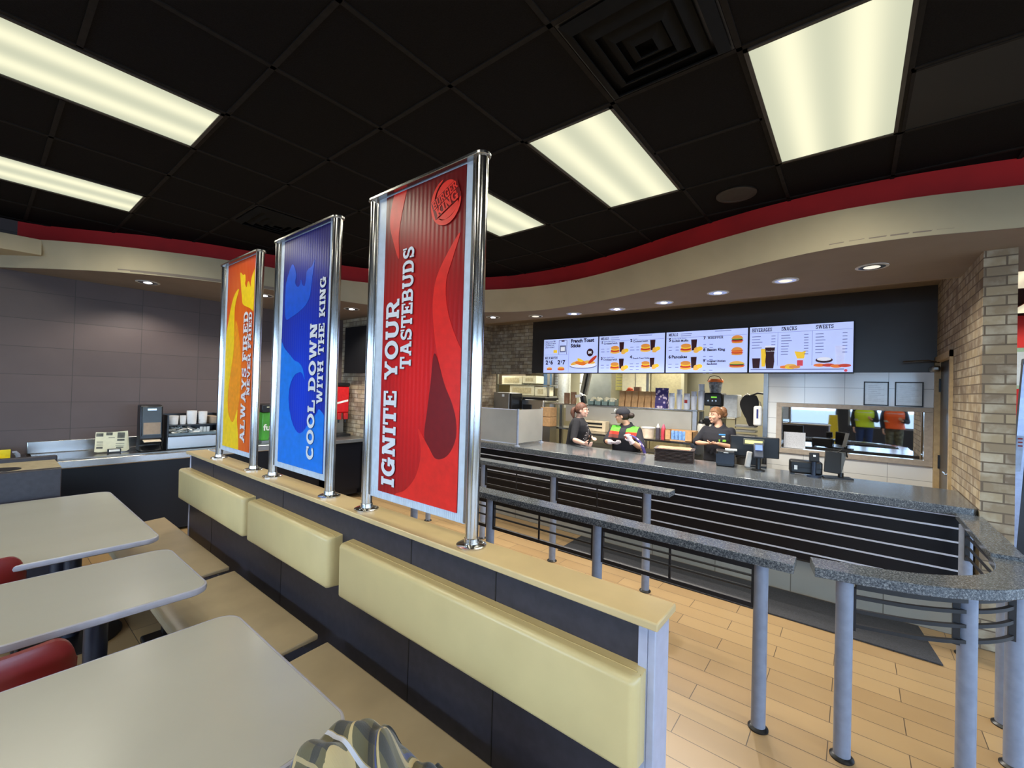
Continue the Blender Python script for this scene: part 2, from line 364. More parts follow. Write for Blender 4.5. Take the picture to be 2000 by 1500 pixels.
m.rings(rs); struct(m.obj('trim_3',M_cream,smooth=True))
pts=[(p.x,p.y+.002) for p in cb]+[(7,5.17),(-5.7,5.17),(-5.7,3.75),(-6.6,3.75),(-6.6,.1)]
from mathutils.geometry import tessellate_polygon
tr=tessellate_polygon([[Vector((x,y,0)) for x,y in pts]]); me=bpy.data.meshes.new('soffit'); n=len(pts)
me.from_pydata([(x,y,2.7485) for x,y in pts]+[(x,y,2.785) for x,y in pts],[],[tuple(t) for t in tr]+[tuple(i+n for i in t) for t in tr]+[(i,(i+1)%n,n+(i+1)%n,n+i) for i in range(n)])
bm=bmesh.new(); bm.from_mesh(me); bmesh.ops.recalc_face_normals(bm,faces=bm.faces); bm.to_mesh(me); bm.free(); me.materials.append(M_soff)
o=bpy.data.objects.new('ceiling_soffit',me); C.objects.link(o); struct(o); WL[o.name]=(0,0,0)
struct(M().box(-5.7,5.17,2.749,.69,5.2,2.96).box(-5.7,5.17,2.95,.69,6.46,3.0).obj('trim_4',mat('tan_soffit_edge',(150,132,108),.8,var=.03)))
struct(M().box(-6.6,-3,2.86,-6.14,.36,3.01).obj('trim_5',M_cream,bevel=.004))
# ---------------------------------------------------------------- ceiling fixtures
def panel_mat():
    k=N('troffer_lens'); tc=k.n('TexCoord'); s=k.n('SeparateXYZ'); k.l(tc.outputs['Object'],s.inputs[0])
    def bandf(c): 
        d=k.math('DIVIDE',k.math('SUBTRACT',s.outputs[0],c),.075); return k.math('POWER',2.718,k.math('MULTIPLY',k.math('MULTIPLY',d,d),-1))
    f=k.math('ADD',bandf(-.13),bandf(.13)); col=k.mix(f,(204,207,180),(255,252,216)); n=k.noise(tc.outputs['Object'],350,1)
    col=k.mix(k.math('MULTIPLY',n,.08),col,(190,190,160)); k.set('Base Color',(40,40,36)); k.l(col,k.b.inputs['Emission Color']); k.set('Emission Strength',PANEL); k.set('Roughness',.3); return k.m
M_lens=panel_mat(); M_frame=mat('troffer_frame',(70,66,62),.4,metal=.3)
def troffer(i,j,label):
    x=GX+(i+.5)*CE; y=GY+(j+1)*CE
    t=thing('ceiling_light',label,'ceiling light',(x,y,CZ),group=None)
    h,w2=CE-.012,CE/2-.012
    f=M().box(-w2,-h,-.012,w2,-h+.018,.02).box(-w2,h-.018,-.012,w2,h,.02).box(-w2,-h,-.012,-w2+.018,h,.02).box(w2-.018,-h,-.012,w2,h,.02)
    f.obj('frame',M_frame,t,local=True); M().box(-w2+.016,-h+.016,-.006,w2-.016,h-.016,.0).obj('diffuser',M_lens,t,local=True)
    for sx in (-.13,.13):
        for sy in (-.36,0,.36):
            l=bpy.data.lights.new('troffer_tube','SPOT'); l.energy=TROFFER_W; l.color=(1,.96,.80); l.spot_size=R(165); l.spot_blend=.9; l.shadow_soft_size=0.
            o=bpy.data.objects.new('troffer_tube',l); C.objects.link(o); o.parent=t; o.location=(sx,sy,-.03)
for i,j,lb in ((0,0,'rectangular ceiling light in front of the menu boards, left of the largest one'),(2,0,'largest rectangular ceiling light, nearest the brick pillar'),(-2,0,'rectangular ceiling light partly behind the red banner'),(-3,-4,'long rectangular ceiling light at top left, nearer of two'),(-6,-4,'long rectangular ceiling light at left over the red band, farther of two'),
    (0,-5,'ceiling light behind the viewer over the middle aisle'),(3,-5,'ceiling light behind the viewer on the window side'),(-3,-11,'rear ceiling light over the left tables'),(1,-11,'rear ceiling light over the middle tables'),(6,-2,'ceiling light over the right dining area'),(6,-9,'rear ceiling light in the right dining area'),(5,9,'ceiling light seen past the brick pillar, upper'),(6,13,'ceiling light seen past the brick pillar, lower')): troffer(i,j,lb)
M_vent=mat('charcoal_vent',(22,21,20),.8,var=.1,spec=.2)
def vent(i,j,label):
    x=GX+(i+.5)*CE; y=GY+(j+.5)*CE; t=thing('ceiling_vent',label,'air vent',(x,y,CZ))
    M().box(-.29,-.29,-.004,.29,.29,.0).obj('backing',M_black,t,local=True)
    for k,r in enumerate((.28,.21,.145,.085)):
        m=M(); z0=-.012-.004*k; rr=r-.045
        m.rings([[(-r,-r,z0),(r,-r,z0),(r,r,z0),(-r,r,z0)],[(-rr,-rr,z0-.028),(rr,-rr,z0-.028),(rr,rr,z0-.028),(-rr,rr,z0-.028)],[(-rr,-rr,z0-.022),(rr,-rr,z0-.022),(rr,rr,z0-.022),(-rr,rr,z0-.022)],[(-r+.01,-r+.01,z0+.01),(r-.01,-r+.01,z0+.01),(r-.01,r-.01,z0+.01),(-r+.01,r-.01,z0+.01)]],cap=False)
        m.obj('louver',M_vent,t,local=True)
vent(1,-1,'square black ceiling vent near the top edge, between two large lights'); vent(-5,-1,'square black ceiling vent above the blue banner')
t=thing('return_grille','black perforated return air grille right of the largest ceiling light','air grille',(GX+3.5*CE+.3,GY+1.5*CE,CZ))
M().box(-.59,-.29,-.006,.59,.29,0).obj('grille_face',mat('perforated_black',(20,19,19),.6,var=.4,scale=400),t,local=True)
M().box(-.6,-.3,-.01,.6,-.285,0).box(-.6,.285,-.01,.6,.3,0).box(-.6,-.3,-.01,-.585,.3,0).box(.585,-.3,-.01,.6,.3,0).obj('frame',M_grid,t,local=True)
for (x,y,lb) in ((-.733,3.616,'round black ceiling speaker near the red band'),(-4.56,2.40,'round ceiling speaker between the blue and red banners')):
    t=thing('ceiling_speaker',lb,'speaker',(x,y,CZ))
    M().lathe((0,0,0),[(.14,-.012),(.112,-.014),(.108,-.004),(.14,-.002)],40).obj('rim',mat('speaker_rim',(58,54,50),.6),t,local=True)
    M().lathe((0,0,0),[(.109,-.009),(.10,-.006)],40).obj('grille',M_ceil,t,local=True)
M_can=mat('downlight_reflector',(215,215,215),.18,metal=1.); M_rim=mat('downlight_rim',(200,196,190),.4)
M_bulb=mat('lit_bulb',(235,238,255),.5,var=0,emit=9.); M_bulb2=mat('dim_bulb',(232,228,214),.5,var=0,emit=.75)
CANS=[(-6.019,1.137,1,'over the napkin dispenser'),(-5.60,2.15,1,'between the orange and blue banners'),(-5.475,3.232,1,'between the blue and red banners, over the dark screen'),(-4.177,4.732,1,'just right of the red banner'),(-3.578,4.97,0,'second right of the red banner, unlit look'),(-3.002,5.062,1,'third right of the red banner'),(-2.367,5.047,1,'above the second menu board'),(-1.735,4.944,1,'above the gap of second and third menu boards'),(-1.113,4.743,1,'above the third menu board'),(-.502,4.544,0,'unlit look, above the fourth menu board'),(.094,4.414,0,'dim one nearest the brick pillar')]
for x,y,on,lb in CANS:
    t=thing('downlight','round recessed downlight in taupe soffit, '+lb,'downlight',(x,y,2.75),group=None)
    M().lathe((0,0,0),[(.105,-.002),(.105,-.008),(.086,-.010),(.084,-.003)],36).obj('rim',M_rim,t,local=True,smooth=True)
    M().lathe((0,0,0),[(.086,-.009),(.086,-.004),(.06,-.001),(.05,-.001)],36).obj('reflector',M_can,t,local=True,smooth=True)
    M().ell((0,0,-.004),(.042 if on else .06,.042 if on else .06,.012)).obj('bulb',M_bulb if on else M_bulb2,t,local=True,smooth=True)
    l=bpy.data.lights.new('downlight_lamp','SPOT'); l.energy=(CAN_W if on else CAN_W*.25)*(.4 if x<-5.5 else 1); l.color=(1,.94,.84); l.spot_size=R(140); l.spot_blend=.5; l.shadow_soft_size=.03
    o=bpy.data.objects.new('downlight_lamp',l); C.objects.link(o); o.parent=t; o.location=(0,0,-.03)
# ---------------------------------------------------------------- divider wall with banners
t=thing('divider_wall','low dark laminate divider wall with tan cap running past the booth benches','divider',(-2.5,1.21,0))
M().box(-4.42,1.165,.10,-.43,1.262,1.067).obj('panel_core',M_lam,t)
j=M()
for x in (-3.87,-2.66,-1.45,-.98+.0): j.box(x-.002,1.1635,.10,x+.002,1.166,1.067)
j.obj('panel_joint',M_black,t)
M().box(-4.46,1.135,1.067,-.395,1.285,1.09).obj('cap',M_tan,t,bevel=.004)
M_edge=mat('lilac_edge_laminate',(172,174,192),.4,var=.03)
M().box(-.43,1.160,0,-.408,1.268,1.067).obj('end_panel',M_edge,t,bevel=.003)
M().box(-4.44,1.160,0,-4.42,1.268,1.067).obj('end_panel',M_edge,t,bevel=.003)
M().box(-.455,1.158,.0,-.43,1.164,1.067).obj('edge_strip',M_edge,t)
M().box(-4.42,1.18,0,-.43,1.25,.10).obj('plinth',M_black,t)
def print_mat(name,c_edge,c_mid,cx,cz,rx,rz):
    k=N(name); P=k.pos(); s=k.n('SeparateXYZ'); k.l(P,s.inputs[0])
    dx=k.math('DIVIDE',k.math('SUBTRACT',s.outputs[0],cx),rx); dz=k.math('DIVIDE',k.math('SUBTRACT',s.outputs[2],cz),rz)
    r=k.math('SQRT',k.math('ADD',k.math('MULTIPLY',dx,dx),k.math('MULTIPLY',dz,dz)))
    st=k.math('SINE',k.math('MULTIPLY',s.outputs[0],230)); rr=k.math('ADD',r,k.math('MULTIPLY',st,.035)); cl=k.n('Clamp'); k.l(rr,cl.inputs[0])
    k.set('Base Color',k.ramp(cl.outputs[0],[(.1,c_mid),(.95,c_edge)])); k.set('Roughness',.28); k.bump(st,.12,.002); return k.m
def flame(m,pts,y,lo,hi):  # smooth closed outline
    q=[]; n=len(pts); 
    for k in range(n):
        a,b,c,d=[Vector(pts[(k+i)%n]) for i in (-1,0,1,2)]
        for i in range(8):
            u=i/8; q.append(.5*((2*b)+(c-a)*u+(2*a-5*b+4*c-d)*u*u+(3*b-a-3*c+d)*u**3))
    q=[Vector((max(lo,min(hi,p.x)),max(1.2005,min(2.5945,p.y)))) for p in q]; q=[p for i_,p in enumerate(q) if (p-q[i_-1]).length>1e-4]
    tr=tessellate_polygon([[Vector((p.x,p.y,0)) for p in q]]); L=len(q)
    m.add([(p.x,y,p.y) for p in q]+[(p.x,y+.0012,p.y) for p in q],[tuple(a) for a in tr]+[tuple(i+L for i in a) for a in tr]+[(i,(i+1)%L,L+(i+1)%L,L+i) for i in range(L)])
M_letter=mat('silver_white_lettering',(214,218,224),.4,var=.02); M_shadow=mat('lettering_outline',(70,50,60),.5)
M_pcarb=mat('ribbed_polycarbonate',(196,208,222),.25,var=.03)
def banner(x0,x1,label,ground,flames,texts,shadow):
    xc=(x0+x1)/2; y=1.21; t=thing('banner_stand',label,'banner',(xc,y,1.09),group=None)
    for x in (x0,x1):
        M().cyl((x,y,1.09),(x,y,2.60),.0255,n=32).obj('pole',M_chrome,t,smooth=True)
        f=M().lathe((x,y,1.09),[(.058,0),(.058,.006),(.050,.010),(.030,.012),(.028,.030),(.0255,.032)],36).obj('flange',M_chrome,t,smooth=True)
        s=M()
        for a in (45,165,285): s.ell((x+.044*math.cos(R(a)),y+.044*math.sin(R(a)),1.1015),(.006,.006,.003),n=10)
        fo=s.obj('screw',M_steel,f); 
        r=M().box(x+(.024 if x==x0 else -.040),y-.010,1.17,x+(.040 if x==x0 else -.024),y+.010,2.60).obj('side_channel',M_steel,t,bevel=.002)
    top=M(); top.prism([(a,b) for a,b in [(xc+(x1-xc+.030)*c if False else 0,0) for c in ()]],0,1) if False else None
    cap=[]; rr=.034
    for k in range(13): a=R(90+180*k/12); cap.append((x0+rr*math.cos(a),y+rr*math.sin(a)))
    for k in range(13): a=R(-90+180*k/12); cap.append((x1+rr*math.cos(a),y+rr*math.sin(a)))
    M().prism(cap,2.600,2.613).obj('top_plate',M_steel,t,bevel=.002)
    M().box(x0+.036,y-.004,1.165,x1-.036,y+.004,2.60).obj('carrier_sheet',M_pcarb,t)
    rb=M()
    for k in range(int((x1-x0-.07)/.012)): x=x0+.036+.006+k*.012; rb.box(x-.002,y-.0055,1.165,x+.002,y-.004,1.215)
    rb.obj('carrier_ribs',M_pcarb,t)
    art=M().box(x0+(.10 if x0>-2 else .085),y-.0065,1.20,x1-(.078 if x0>-2 else .068),y-.004,2.595).obj('printed_sheet',ground,t)
    for nm,pts,mt,dy in flames:
        m=M(); flame(m,[(x0+a,b) for a,b in pts],y-.0078-dy,x0+(.101 if x0>-2 else .086),x1-(.079 if x0>-2 else .069)); m.obj(nm,mt,art)
    for s,xb,h,z0,z1 in texts:   # reading upwards, letter tops to the left
      L_=text_len(s); z_=z0; k_=(z1-z0)/L_; whole=s
      for s in whole.split(' '):
        ln=text_len(s)*k_; zz0,zz1=z_,z_+ln; z_=zz1+(.55+.06)*k_
        m=M(); slab_text(m,s,(x0+xb,y-.0100,zz0),(0,0,1),(-1,0,0),h,(0,-.0012,0),length=zz1-zz0); m.obj('lettering',M_letter,t)
        m=M(); slab_text(m,s,(x0+xb+.001,y-.0098,zz0-.001),(0,0,1),(-1,0,0),h,(0,-.0006,0),length=zz1-zz0,grow=.012); m.obj('lettering_outline',shadow,t)
    return t
g_red=print_mat('red_flame_print',(104,20,22),(214,30,30),0,.62,.50,.95)
F1=mat('bright_red_print',(222,42,34),.3,var=.04); F2=mat('maroon_print',(118,20,24),.3,var=.04)
red_fl=[('flame_print',[(0.262, 2.64), (0.222, 2.491), (0.204, 2.393), (0.209, 2.285), (0.162, 2.375), (0.133, 2.461), (0.145, 2.55), (0.195, 2.66)],F1,0),
 ('flame_print',[(0.608, 2.324), (0.574, 2.236), (0.538, 2.151), (0.535, 2.082), (0.551, 2.01), (0.587, 1.928), (0.65, 1.825), (0.72, 1.70), (0.74, 1.41), (0.74, 1.12), (0.446, 1.12), (0.25, 1.15), (0.232, 1.203), (0.302, 1.234), (0.367, 1.294), (0.401, 1.372), (0.404, 1.445), (0.384, 1.514), (0.455, 1.444), (0.499, 1.401), (0.552, 1.408), (0.593, 1.442), (0.62, 1.5), (0.617, 1.567), (0.591, 1.634), (0.538, 1.722), (0.489, 1.85), (0.463, 1.971), (0.456, 2.067), (0.475, 2.16), (0.531, 2.244)],F1,.0006),
 ('flame_shade_print',[(0.476, 1.84), (0.538, 1.722), (0.591, 1.634), (0.617, 1.567), (0.62, 1.5), (0.593, 1.442), (0.552, 1.408), (0.499, 1.401), (0.455, 1.444), (0.425, 1.49), (0.440, 1.60), (0.457, 1.72)],F2,.0003)]
tb=banner(-1.86,-1.147,'red flame banner, largest and nearest of three, reading ignite your tastebuds','' and None or g_red,red_fl,[('IGNITE YOUR',.228,.098,1.235,2.10),('TASTEBUDS',.324,.078,1.775,2.325)],mat('dark_red_outline',(84,22,26),.5))
# round burger-bun emblem at the top right of the red banner
lg=M(); cx,cz=-1.335,2.475; y=1.1985; rx,rz=.092,.098
def arcband(m,cx,cz,rx,rz,w,a0,a1,y,n=40,rot=0.):
    o=[];i_=[]
    for k in range(n+1):
        a=R(a0+(a1-a0)*k/n); wk=w*math.sin(PI*k/n)**.5 if w>0 else 0
        for L,(A,B) in ((o,(rx,rz)),(i_,(rx-wk,rz-wk))): 
            px,pz=A*math.cos(a),B*math.sin(a); L.append((cx+px*math.cos(rot)-pz*math.sin(rot),cz+px*math.sin(rot)+pz*math.cos(rot)))
    for k in range(n): 
        q=[o[k],o[k+1],i_[k+1],i_[k]]; m.add([(a,y,b) for a,b in q],[(0,1,2,3)])
arcband(lg,cx-.004,cz-.004,rx,rz,.024,100,372,y)
def bun(m,up):
    pts=[]
    for k in range(21):
        a=R(180*k/20) if up else R(180+180*k/20); pts.append((.062*math.cos(a),(.050 if up else .034)*math.sin(a)))
    rot=R(24); off=(.0,.030) if up else (.012,-.040)
    q=[(cx+off[0]+a*math.cos(rot)-b*math.sin(rot),cz+off[1]+a*math.sin(rot)+b*math.cos(rot)) for a,b in pts]
    m.add([(a,y,b) for a,b in q],[tuple(range(len(q)))])
bun(lg,True); bun(lg,False)
lg.obj('emblem',mat('emblem_red',(236,58,46),.3),tb)
kb=M(); rot=R(24); ax=Vector((math.cos(rot),0,math.sin(rot))); up=Vector((-math.sin(rot)*.9,0,math.cos(rot)))
bk=M(); c0=Vector((cx,1.1975,cz)); bk.add([c0+ax*a+up*b for a,b in ((-.084,-.040),(.084,-.040),(.084,.046),(-.084,.046))],[(0,1,2,3)]); bk.obj('emblem_band',F2,tb)
slab_text(kb,'BURGER',c0+ax*-.078+up*.006+Vector((0,-.0012,0)),ax,up,.036,(0,-.0004,0),length=.158,gap=.03)
slab_text(kb,'KING',c0+ax*-.070+up*-.038+Vector((0,-.0012,0)),ax,up,.040,(0,-.0004,0),length=.140,gap=.03)
kb.obj('emblem_lettering',mat('emblem_red',(236,58,46),.3),tb)
B1=mat('light_blue_print',(24,120,226),.3,var=.04); B2=mat('mid_blue_print',(20,84,204),.3,var=.04)
g_blue=print_mat('blue_print',(34,28,104),(14,60,206),0,.55,.50,1.1)
blue_fl=[('crown_print',[(0.119, 2.284), (0.136, 2.349), (0.193, 2.427), (0.228, 2.415), (0.259, 2.36), (0.249, 2.312), (0.278, 2.283), (0.311, 2.291), (0.322, 2.32), (0.343, 2.287), (0.37, 2.277), (0.386, 2.315), (0.39, 2.354), (0.414, 2.371), (0.45, 2.381), (0.484, 2.411), (0.47, 2.348), (0.452, 2.261), (0.437, 2.203), (0.39, 2.159), (0.315, 2.13), (0.223, 2.107), (0.132, 2.105)],B2,0),
 ('wave_print',[(0.04,1.96),(0.14, 1.908), (0.213, 1.868), (0.27, 1.835), (0.324, 1.822), (0.378, 1.787), (0.408, 1.721), (0.38, 1.754), (0.341, 1.763), (0.277, 1.742), (0.226, 1.685), (0.211, 1.606), (0.231, 1.525), (0.277, 1.45), (0.333, 1.408), (0.379, 1.403), (0.428, 1.428), (0.486, 1.48), (0.56, 1.528), (0.599, 1.551), (0.70, 1.45), (0.74, 1.12), (0.419, 1.10), (0.0, 1.12),(.0,1.6)],B1,.0003)]
banner(-2.93,-2.215,'deep blue crown banner, middle of three, reading cool down with the king',g_blue,blue_fl,[('COOL DOWN',.545,.082,1.262,2.045),('WITH THE KING',.627,.064,1.585,2.30)],mat('navy_outline',(20,22,70),.5))
O1=mat('yellow_print',(244,206,20),.3,var=.04); O2=mat('amber_print',(240,150,24),.3,var=.05)
g_or=print_mat('orange_print',(206,66,20),(238,120,24),0,.55,.45,1.2)
or_fl=[('crown_print',[(0.336, 2.503), (0.387, 2.48), (0.425, 2.478), (0.438, 2.439), (0.431, 2.41), (0.462, 2.38), (0.478, 2.411), (0.496, 2.42), (0.516, 2.399), (0.537, 2.374), (0.542, 2.417), (0.566, 2.461), (0.66, 2.53), (0.68, 2.364), (0.66, 2.19), (0.522, 2.226), (0.406, 2.263), (0.381, 2.319), (0.353, 2.42)],O1,.0006),
 ('flame_print',[(0.317, 2.383), (0.219, 2.337), (0.138, 2.188), (0.04, 1.873), (0.0, 1.479), (0.0, 1.12), (0.261, 1.12), (0.392, 1.16), (0.395, 1.298), (0.366, 1.401), (0.367, 1.491), (0.314, 1.42), (0.265, 1.394), (0.198, 1.443), (0.169, 1.527), (0.177, 1.661), (0.225, 1.824), (0.255, 1.947), (0.251, 2.101), (0.247, 2.256)],O1,.0003),
 ('flame_print',[(.27,2.15),(.34,2.05),(.40,1.85),(.40,1.6),(.37,1.49),(.31,1.42),(.26,1.40),(.20,1.45),(.175,1.53),(.18,1.66),(.23,1.83),(.26,1.95)],O2,.0)]
banner(-3.905,-3.235,'orange and yellow banner, farthest and smallest of three, reading always fired never fried',g_or,or_fl,[('ALWAYS FIRED',.522,.084,1.262,2.205),('NEVER FRIED',.586,.052,1.60,2.195)],mat('orange_outline',(190,40,20),.5))
# ---------------------------------------------------------------- seat back cushions, benches
M_vinyl=mat('cream_vinyl',(203,182,130),.32,var=.03,scale=4,bump=.03); M_seat=mat('beige_moulded_seat',(166,146,114),.30,var=.04,scale=5)
def cushion(x0,x1,label):
    t=thing('back_cushion',label,'seat cushion',((x0+x1)/2,1.13,.70),group=None)
    m=M(); prof=[]
    for cx,cz,a0 in ((1.105,.93,90),(1.108,.715,180)):
        for k in range(7): a=R(a0+90*k/6); prof.append((cx+.022*math.cos(a),cz+.020*math.sin(a)))
    prof=[(1.165,.948)]+prof+[(1.165,.697)]
    m.rings([[(x,1.165 if i in(0,len(prof)-1) else p[0]+e,p[1] if i in (0,len(prof)-1) else .82+(p[1]-.82)*s) for i,p in enumerate(prof)] for x,e,s in ((x0,.022,.93),(x0+.006,.010,.97),(x0+.02,.0,1),(x1-.02,.0,1),(x1-.006,.010,.97),(x1,.022,.93))])
    m.obj('pad',M_vinyl,t,smooth=True)
    s=M().tube([(x0+.012,1.128,.949),(x1-.012,1.128,.949)],.0022,6).tube([(x1-.004,1.128,.945),(x1-.004,1.128,.70)],.0022,6); s.obj('piping',mat('cream_piping',(176,152,96),.4),t)
cushion(-4.45,-3.06,'short cream vinyl back cushion nearest the condiment counter, farthest of three')
cushion(-2.985,-1.99,'cream vinyl back cushion in the middle, below the blue banner')
cushion(-1.895,-.432,'long cream vinyl back cushion, nearest of three, below the red banner')
def bench(x0,x1,label):
    t=thing('bench',label,'bench',((x0+x1)/2,.86,0)); m=M(); pr=[(1.095,.452),(1.0,.447),(.85,.436),(.72,.440),(.665,.445),(.645,.438),(.636,.420),(.640,.400),(.655,.395),(.66,.412),(.70,.414),(1.095,.424)]
    m.prism(pr,x0,x1,axis=0); m.obj('seat',M_seat,t,bevel=.006,smooth=True)
    M().box(x0+.05,.665,.385,x1-.05,.70,.412).box(x0+.05,1.05,.385,x1-.05,1.085,.424).obj('rail',M_steel2,t)
    for x in (x0+.25,x1-.25):
        M().box(x-.03,.80,.04,x+.03,.90,.385).box(x-.03,.68,.37,x+.03,1.07,.385).obj('leg',M_black,t)
        M().box(x-.06,.70,0,x+.06,1.0,.04).obj('foot',M_black,t,bevel=.01)
bench(-4.86,-3.265,'tan moulded bench beside the largest far table, below the farthest cushion')
bench(-3.175,-2.065,'tan moulded bench behind the narrow middle table')
bench(-1.975,-.42,'tan moulded bench nearest the viewer, below the long cushion')
# ---------------------------------------------------------------- dining tables
M_top=mat('greige_tabletop',(172,170,158),.26,var=.01,scale=3); M_tedge=mat('grey_vinyl_edge',(168,166,176),.35,var=.03); M_col=mat('navy_black_column',(28,30,44),.35)
def table(x0,x1,y0,y1,label,cols,r=.075):
    t=thing('dining_table',label,'table',((x0+x1)/2,(y0+y1)/2,0))
    M().prism(rrect(x0+.008,y0+.008,x1-.008,y1-.008,r-.008,8),.722,.751).obj('tabletop',M_top,t,bevel=.002)
    rs=[]
    prof=[(0,.750),(-.0,.751),(.004,.748),(.006,.736),(.004,.724),(-.006,.718),(-.02,.718),(-.02,.75)]
    P=rrect(x0+.004,y0+.004,x1-.004,y1-.004,r-.004,8); cx,cy=(x0+x1)/2,(y0+y1)/2; m=M()
    for p in P:
        qx=min(max(p[0],x0+r),x1-r); qy=min(max(p[1],y0+r),y1-r); d=Vector((p[0]-qx,p[1]-qy,0)).normalized()
        rs.append([Vector((p[0],p[1],z))+d*o for o,z in prof])
    n=len(prof); v=[p for q in rs for p in q]; f=[(k*n+i,k*n+(i+1)%n,((k+1)%len(rs))*n+(i+1)%n,((k+1)%len(rs))*n+i) for k in range(len(rs)) for i in range(n)]
    m.add(v,f); m.obj('edge_band',M_tedge,t,smooth=True)
    for cx,cy in cols:
        M().cyl((cx,cy,.03),(cx,cy,.70),.042,n=24).obj('column',M_col,t,smooth=True)
        M().box(cx-.15,cy-.02,.70,cx+.15,cy+.02,.721).box(cx-.02,cy-.15,.70,cx+.02,cy+.15,.721).obj('top_plate',M_black,t)
        M().lathe((cx,cy,0),[(.25,0),(.25,.012),(.10,.03),(.05,.035)],32).obj('base',M_black,t,smooth=True)
table(-4.87,-3.24,.03,.72,'largest far dining table, beige top, beside the far bench',[(-4.45,.40),(-3.93,.42)])
table(-3.01,-2.315,.01,.705,'narrow middle dining table with rounded beige top and grey edge',[(-2.69,.37)])
table(-1.985,-1.085,.0,.69,'nearest dining table, big beige top at bottom left',[(-1.54,.33)])
# ---------------------------------------------------------------- red chairs
M_rv=mat('red_vinyl',(118,30,30),.32,var=.05,scale=5)
def chair(x,y,rz,label):
    t=thing('dining_chair',label,'chair',(x,y,0),rz)
    M().prism(rrect(-.21,-.22,.21,.20,.06),.42,.475).obj('seat',M_rv,t,local=True,bevel=.018,seg=4)
    m=M(); rs=[]   # gently curved padded back along local x at local y=+.22
    for k in range(33):
        u=-math.cos(PI*k/32); x_=.205*u; yb=.205-.05*u*u; q_=max(0,abs(u)-.62)/.38; h=max(.30,math.sqrt(max(0,1-q_**2.6))); th=.030*max(.25,math.sqrt(max(0,1-q_**4)))
        q=[]
        for i in range(16):
            a=2*PI*i/16; q.append((x_,yb+th*math.cos(a)*1.0+.02*math.sin(a),.665+.135*h*max(-1,min(1,1.25*math.sin(a)))))
        rs.append(q)
    m.rings(rs); m.obj('backrest',M_rv,t,local=True,smooth=True)
    for sx in (-1,1):
        M().tube([(.19*sx,.20,.0),(.18*sx,.19,.42),(.175*sx,.195,.60)],.012,10).obj('leg',M_black,t,local=True,smooth=True)
        M().tube([(.19*sx,-.20,.0),(.18*sx,-.19,.43)],.012,10).obj('leg',M_black,t,local=True,smooth=True)
    M().box(-.18,-.19,.40,.18,-.17,.42).box(-.18,.17,.40,.18,.19,.42).obj('seat_frame',M_black,t,local=True)
chair(-2.32,.045,R(-90),'red vinyl chair with its back between the middle and nearest tables')
chair(-3.45,-.02,R(-90),'red vinyl chair mostly hidden between the far and middle tables')
# ---------------------------------------------------------------- plaid shirt heap
def plaid():
    k=N('plaid_flannel'); tc=k.n('TexCoord'); s=k.n('SeparateXYZ'); k.l(tc.outputs['UV'],s.inputs[0])
    def stripe(o,period,width,ph):
        f=k.math('FRACT',k.math('ADD',k.math('DIVIDE',o,period),ph)); return k.math('LESS_THAN',f,width/period)
    U,V=s.outputs[0],s.outputs[1]; col=(92,86,62)
    c=k.mix(k.math('MULTIPLY',stripe(U,.085,.026,.1),.75),col,(38,40,44)); c=k.mix(k.math('MULTIPLY',stripe(V,.085,.026,.1),.65),c,(34,38,52))
    c=k.mix(k.math('MULTIPLY',stripe(U,.085,.008,.62),.9),c,(186,164,116)); c=k.mix(k.math('MULTIPLY',stripe(V,.085,.008,.55),.85),c,(170,152,112))
    c=k.mix(k.math('MULTIPLY',stripe(V,.17,.010,.30),.9),c,(190,192,204)); c=k.mix(k.math('MULTIPLY',stripe(U,.17,.006,.86),.8),c,(60,70,120))
    k.set('Base Color',c); k.set('Roughness',.95); k.set('Sheen Weight',.3); k.bump(k.noise(tc.outputs['UV'],300,2),.3,.002); return k.m
def heap():
    nx,ny=110,100; me=bpy.data.meshes.new('plaid_shirt'); v=[];uv=[]
    for j in range(ny):
        for i in range(nx):
            a=i/(nx-1); c=j/(ny-1); u=max(0,min(1,(a-.10)/.80)); w_=max(0,min(1,(c-.08)/.84))   # the outer rows fall straight down to the seat
            x=-1.055+.56*u; y=.36+.60*w_
            ridge=.245*math.exp(-((x+1.03)/.13)**2)*math.exp(-((y-.66)/.17)**2)+.20*math.exp(-((x+1.05)/.16)**2)*math.exp(-((y-.47)/.14)**2)
            body=.135*math.exp(-((x+.84)/.20)**2)*math.exp(-((y-.66)/.22)**2)+.06*math.exp(-((x+.92)/.06)**2-((y-.80)/.10)**2)
            fold=.024*math.sin(24*x+17*y+2*math.sin(9*y))+.020*math.sin(41*y-19*x+1.3+2*math.sin(8*x))+.012*math.sin(70*x+25*y)+.010*abs(math.sin(33*x-40*y))
            e=min(1,min(1-u,w_,1-w_)*7+.02); k=min(a/.10,1) if a<.10 else min(1,(1-a)/.10); k2=min(c/.08,1) if c<.08 else min(1,(1-c)/.08)
            h=max(.01,(ridge+body+fold*(.4+2*min(.3,ridge+body)))*e)*min(k,k2)
            v.append((x+(.012*math.sin(14*y) if a>.12 else 0),y+.025*math.sin(11*x+1),.452+h)); uv.append((x*.9+y*.35+h*.45+.03*math.sin(9*y),y*.9-x*.35+h*.35+.03*math.sin(8*x)))
    f=[(j*nx+i,j*nx+i+1,(j+1)*nx+i+1,(j+1)*nx+i) for j in range(ny-1) for i in range(nx-1)]
    me.from_pydata(v,[],f); L=me.uv_layers.new(name='UVMap')
    for p in me.polygons:
        p.use_smooth=True
        for li,vi in zip(p.loop_indices,p.vertices): L.data[li].uv=uv[vi]
    me.materials.append(plaid()); o=bpy.data.objects.new('plaid_shirt',me); C.objects.link(o); WL[o.name]=(0,0,0)
    s=o.modifiers.new('s','SOLIDIFY'); s.thickness=.006; return tag(o,'crumpled olive plaid flannel shirt on the nearest bench beside the table corner','shirt')
heap()
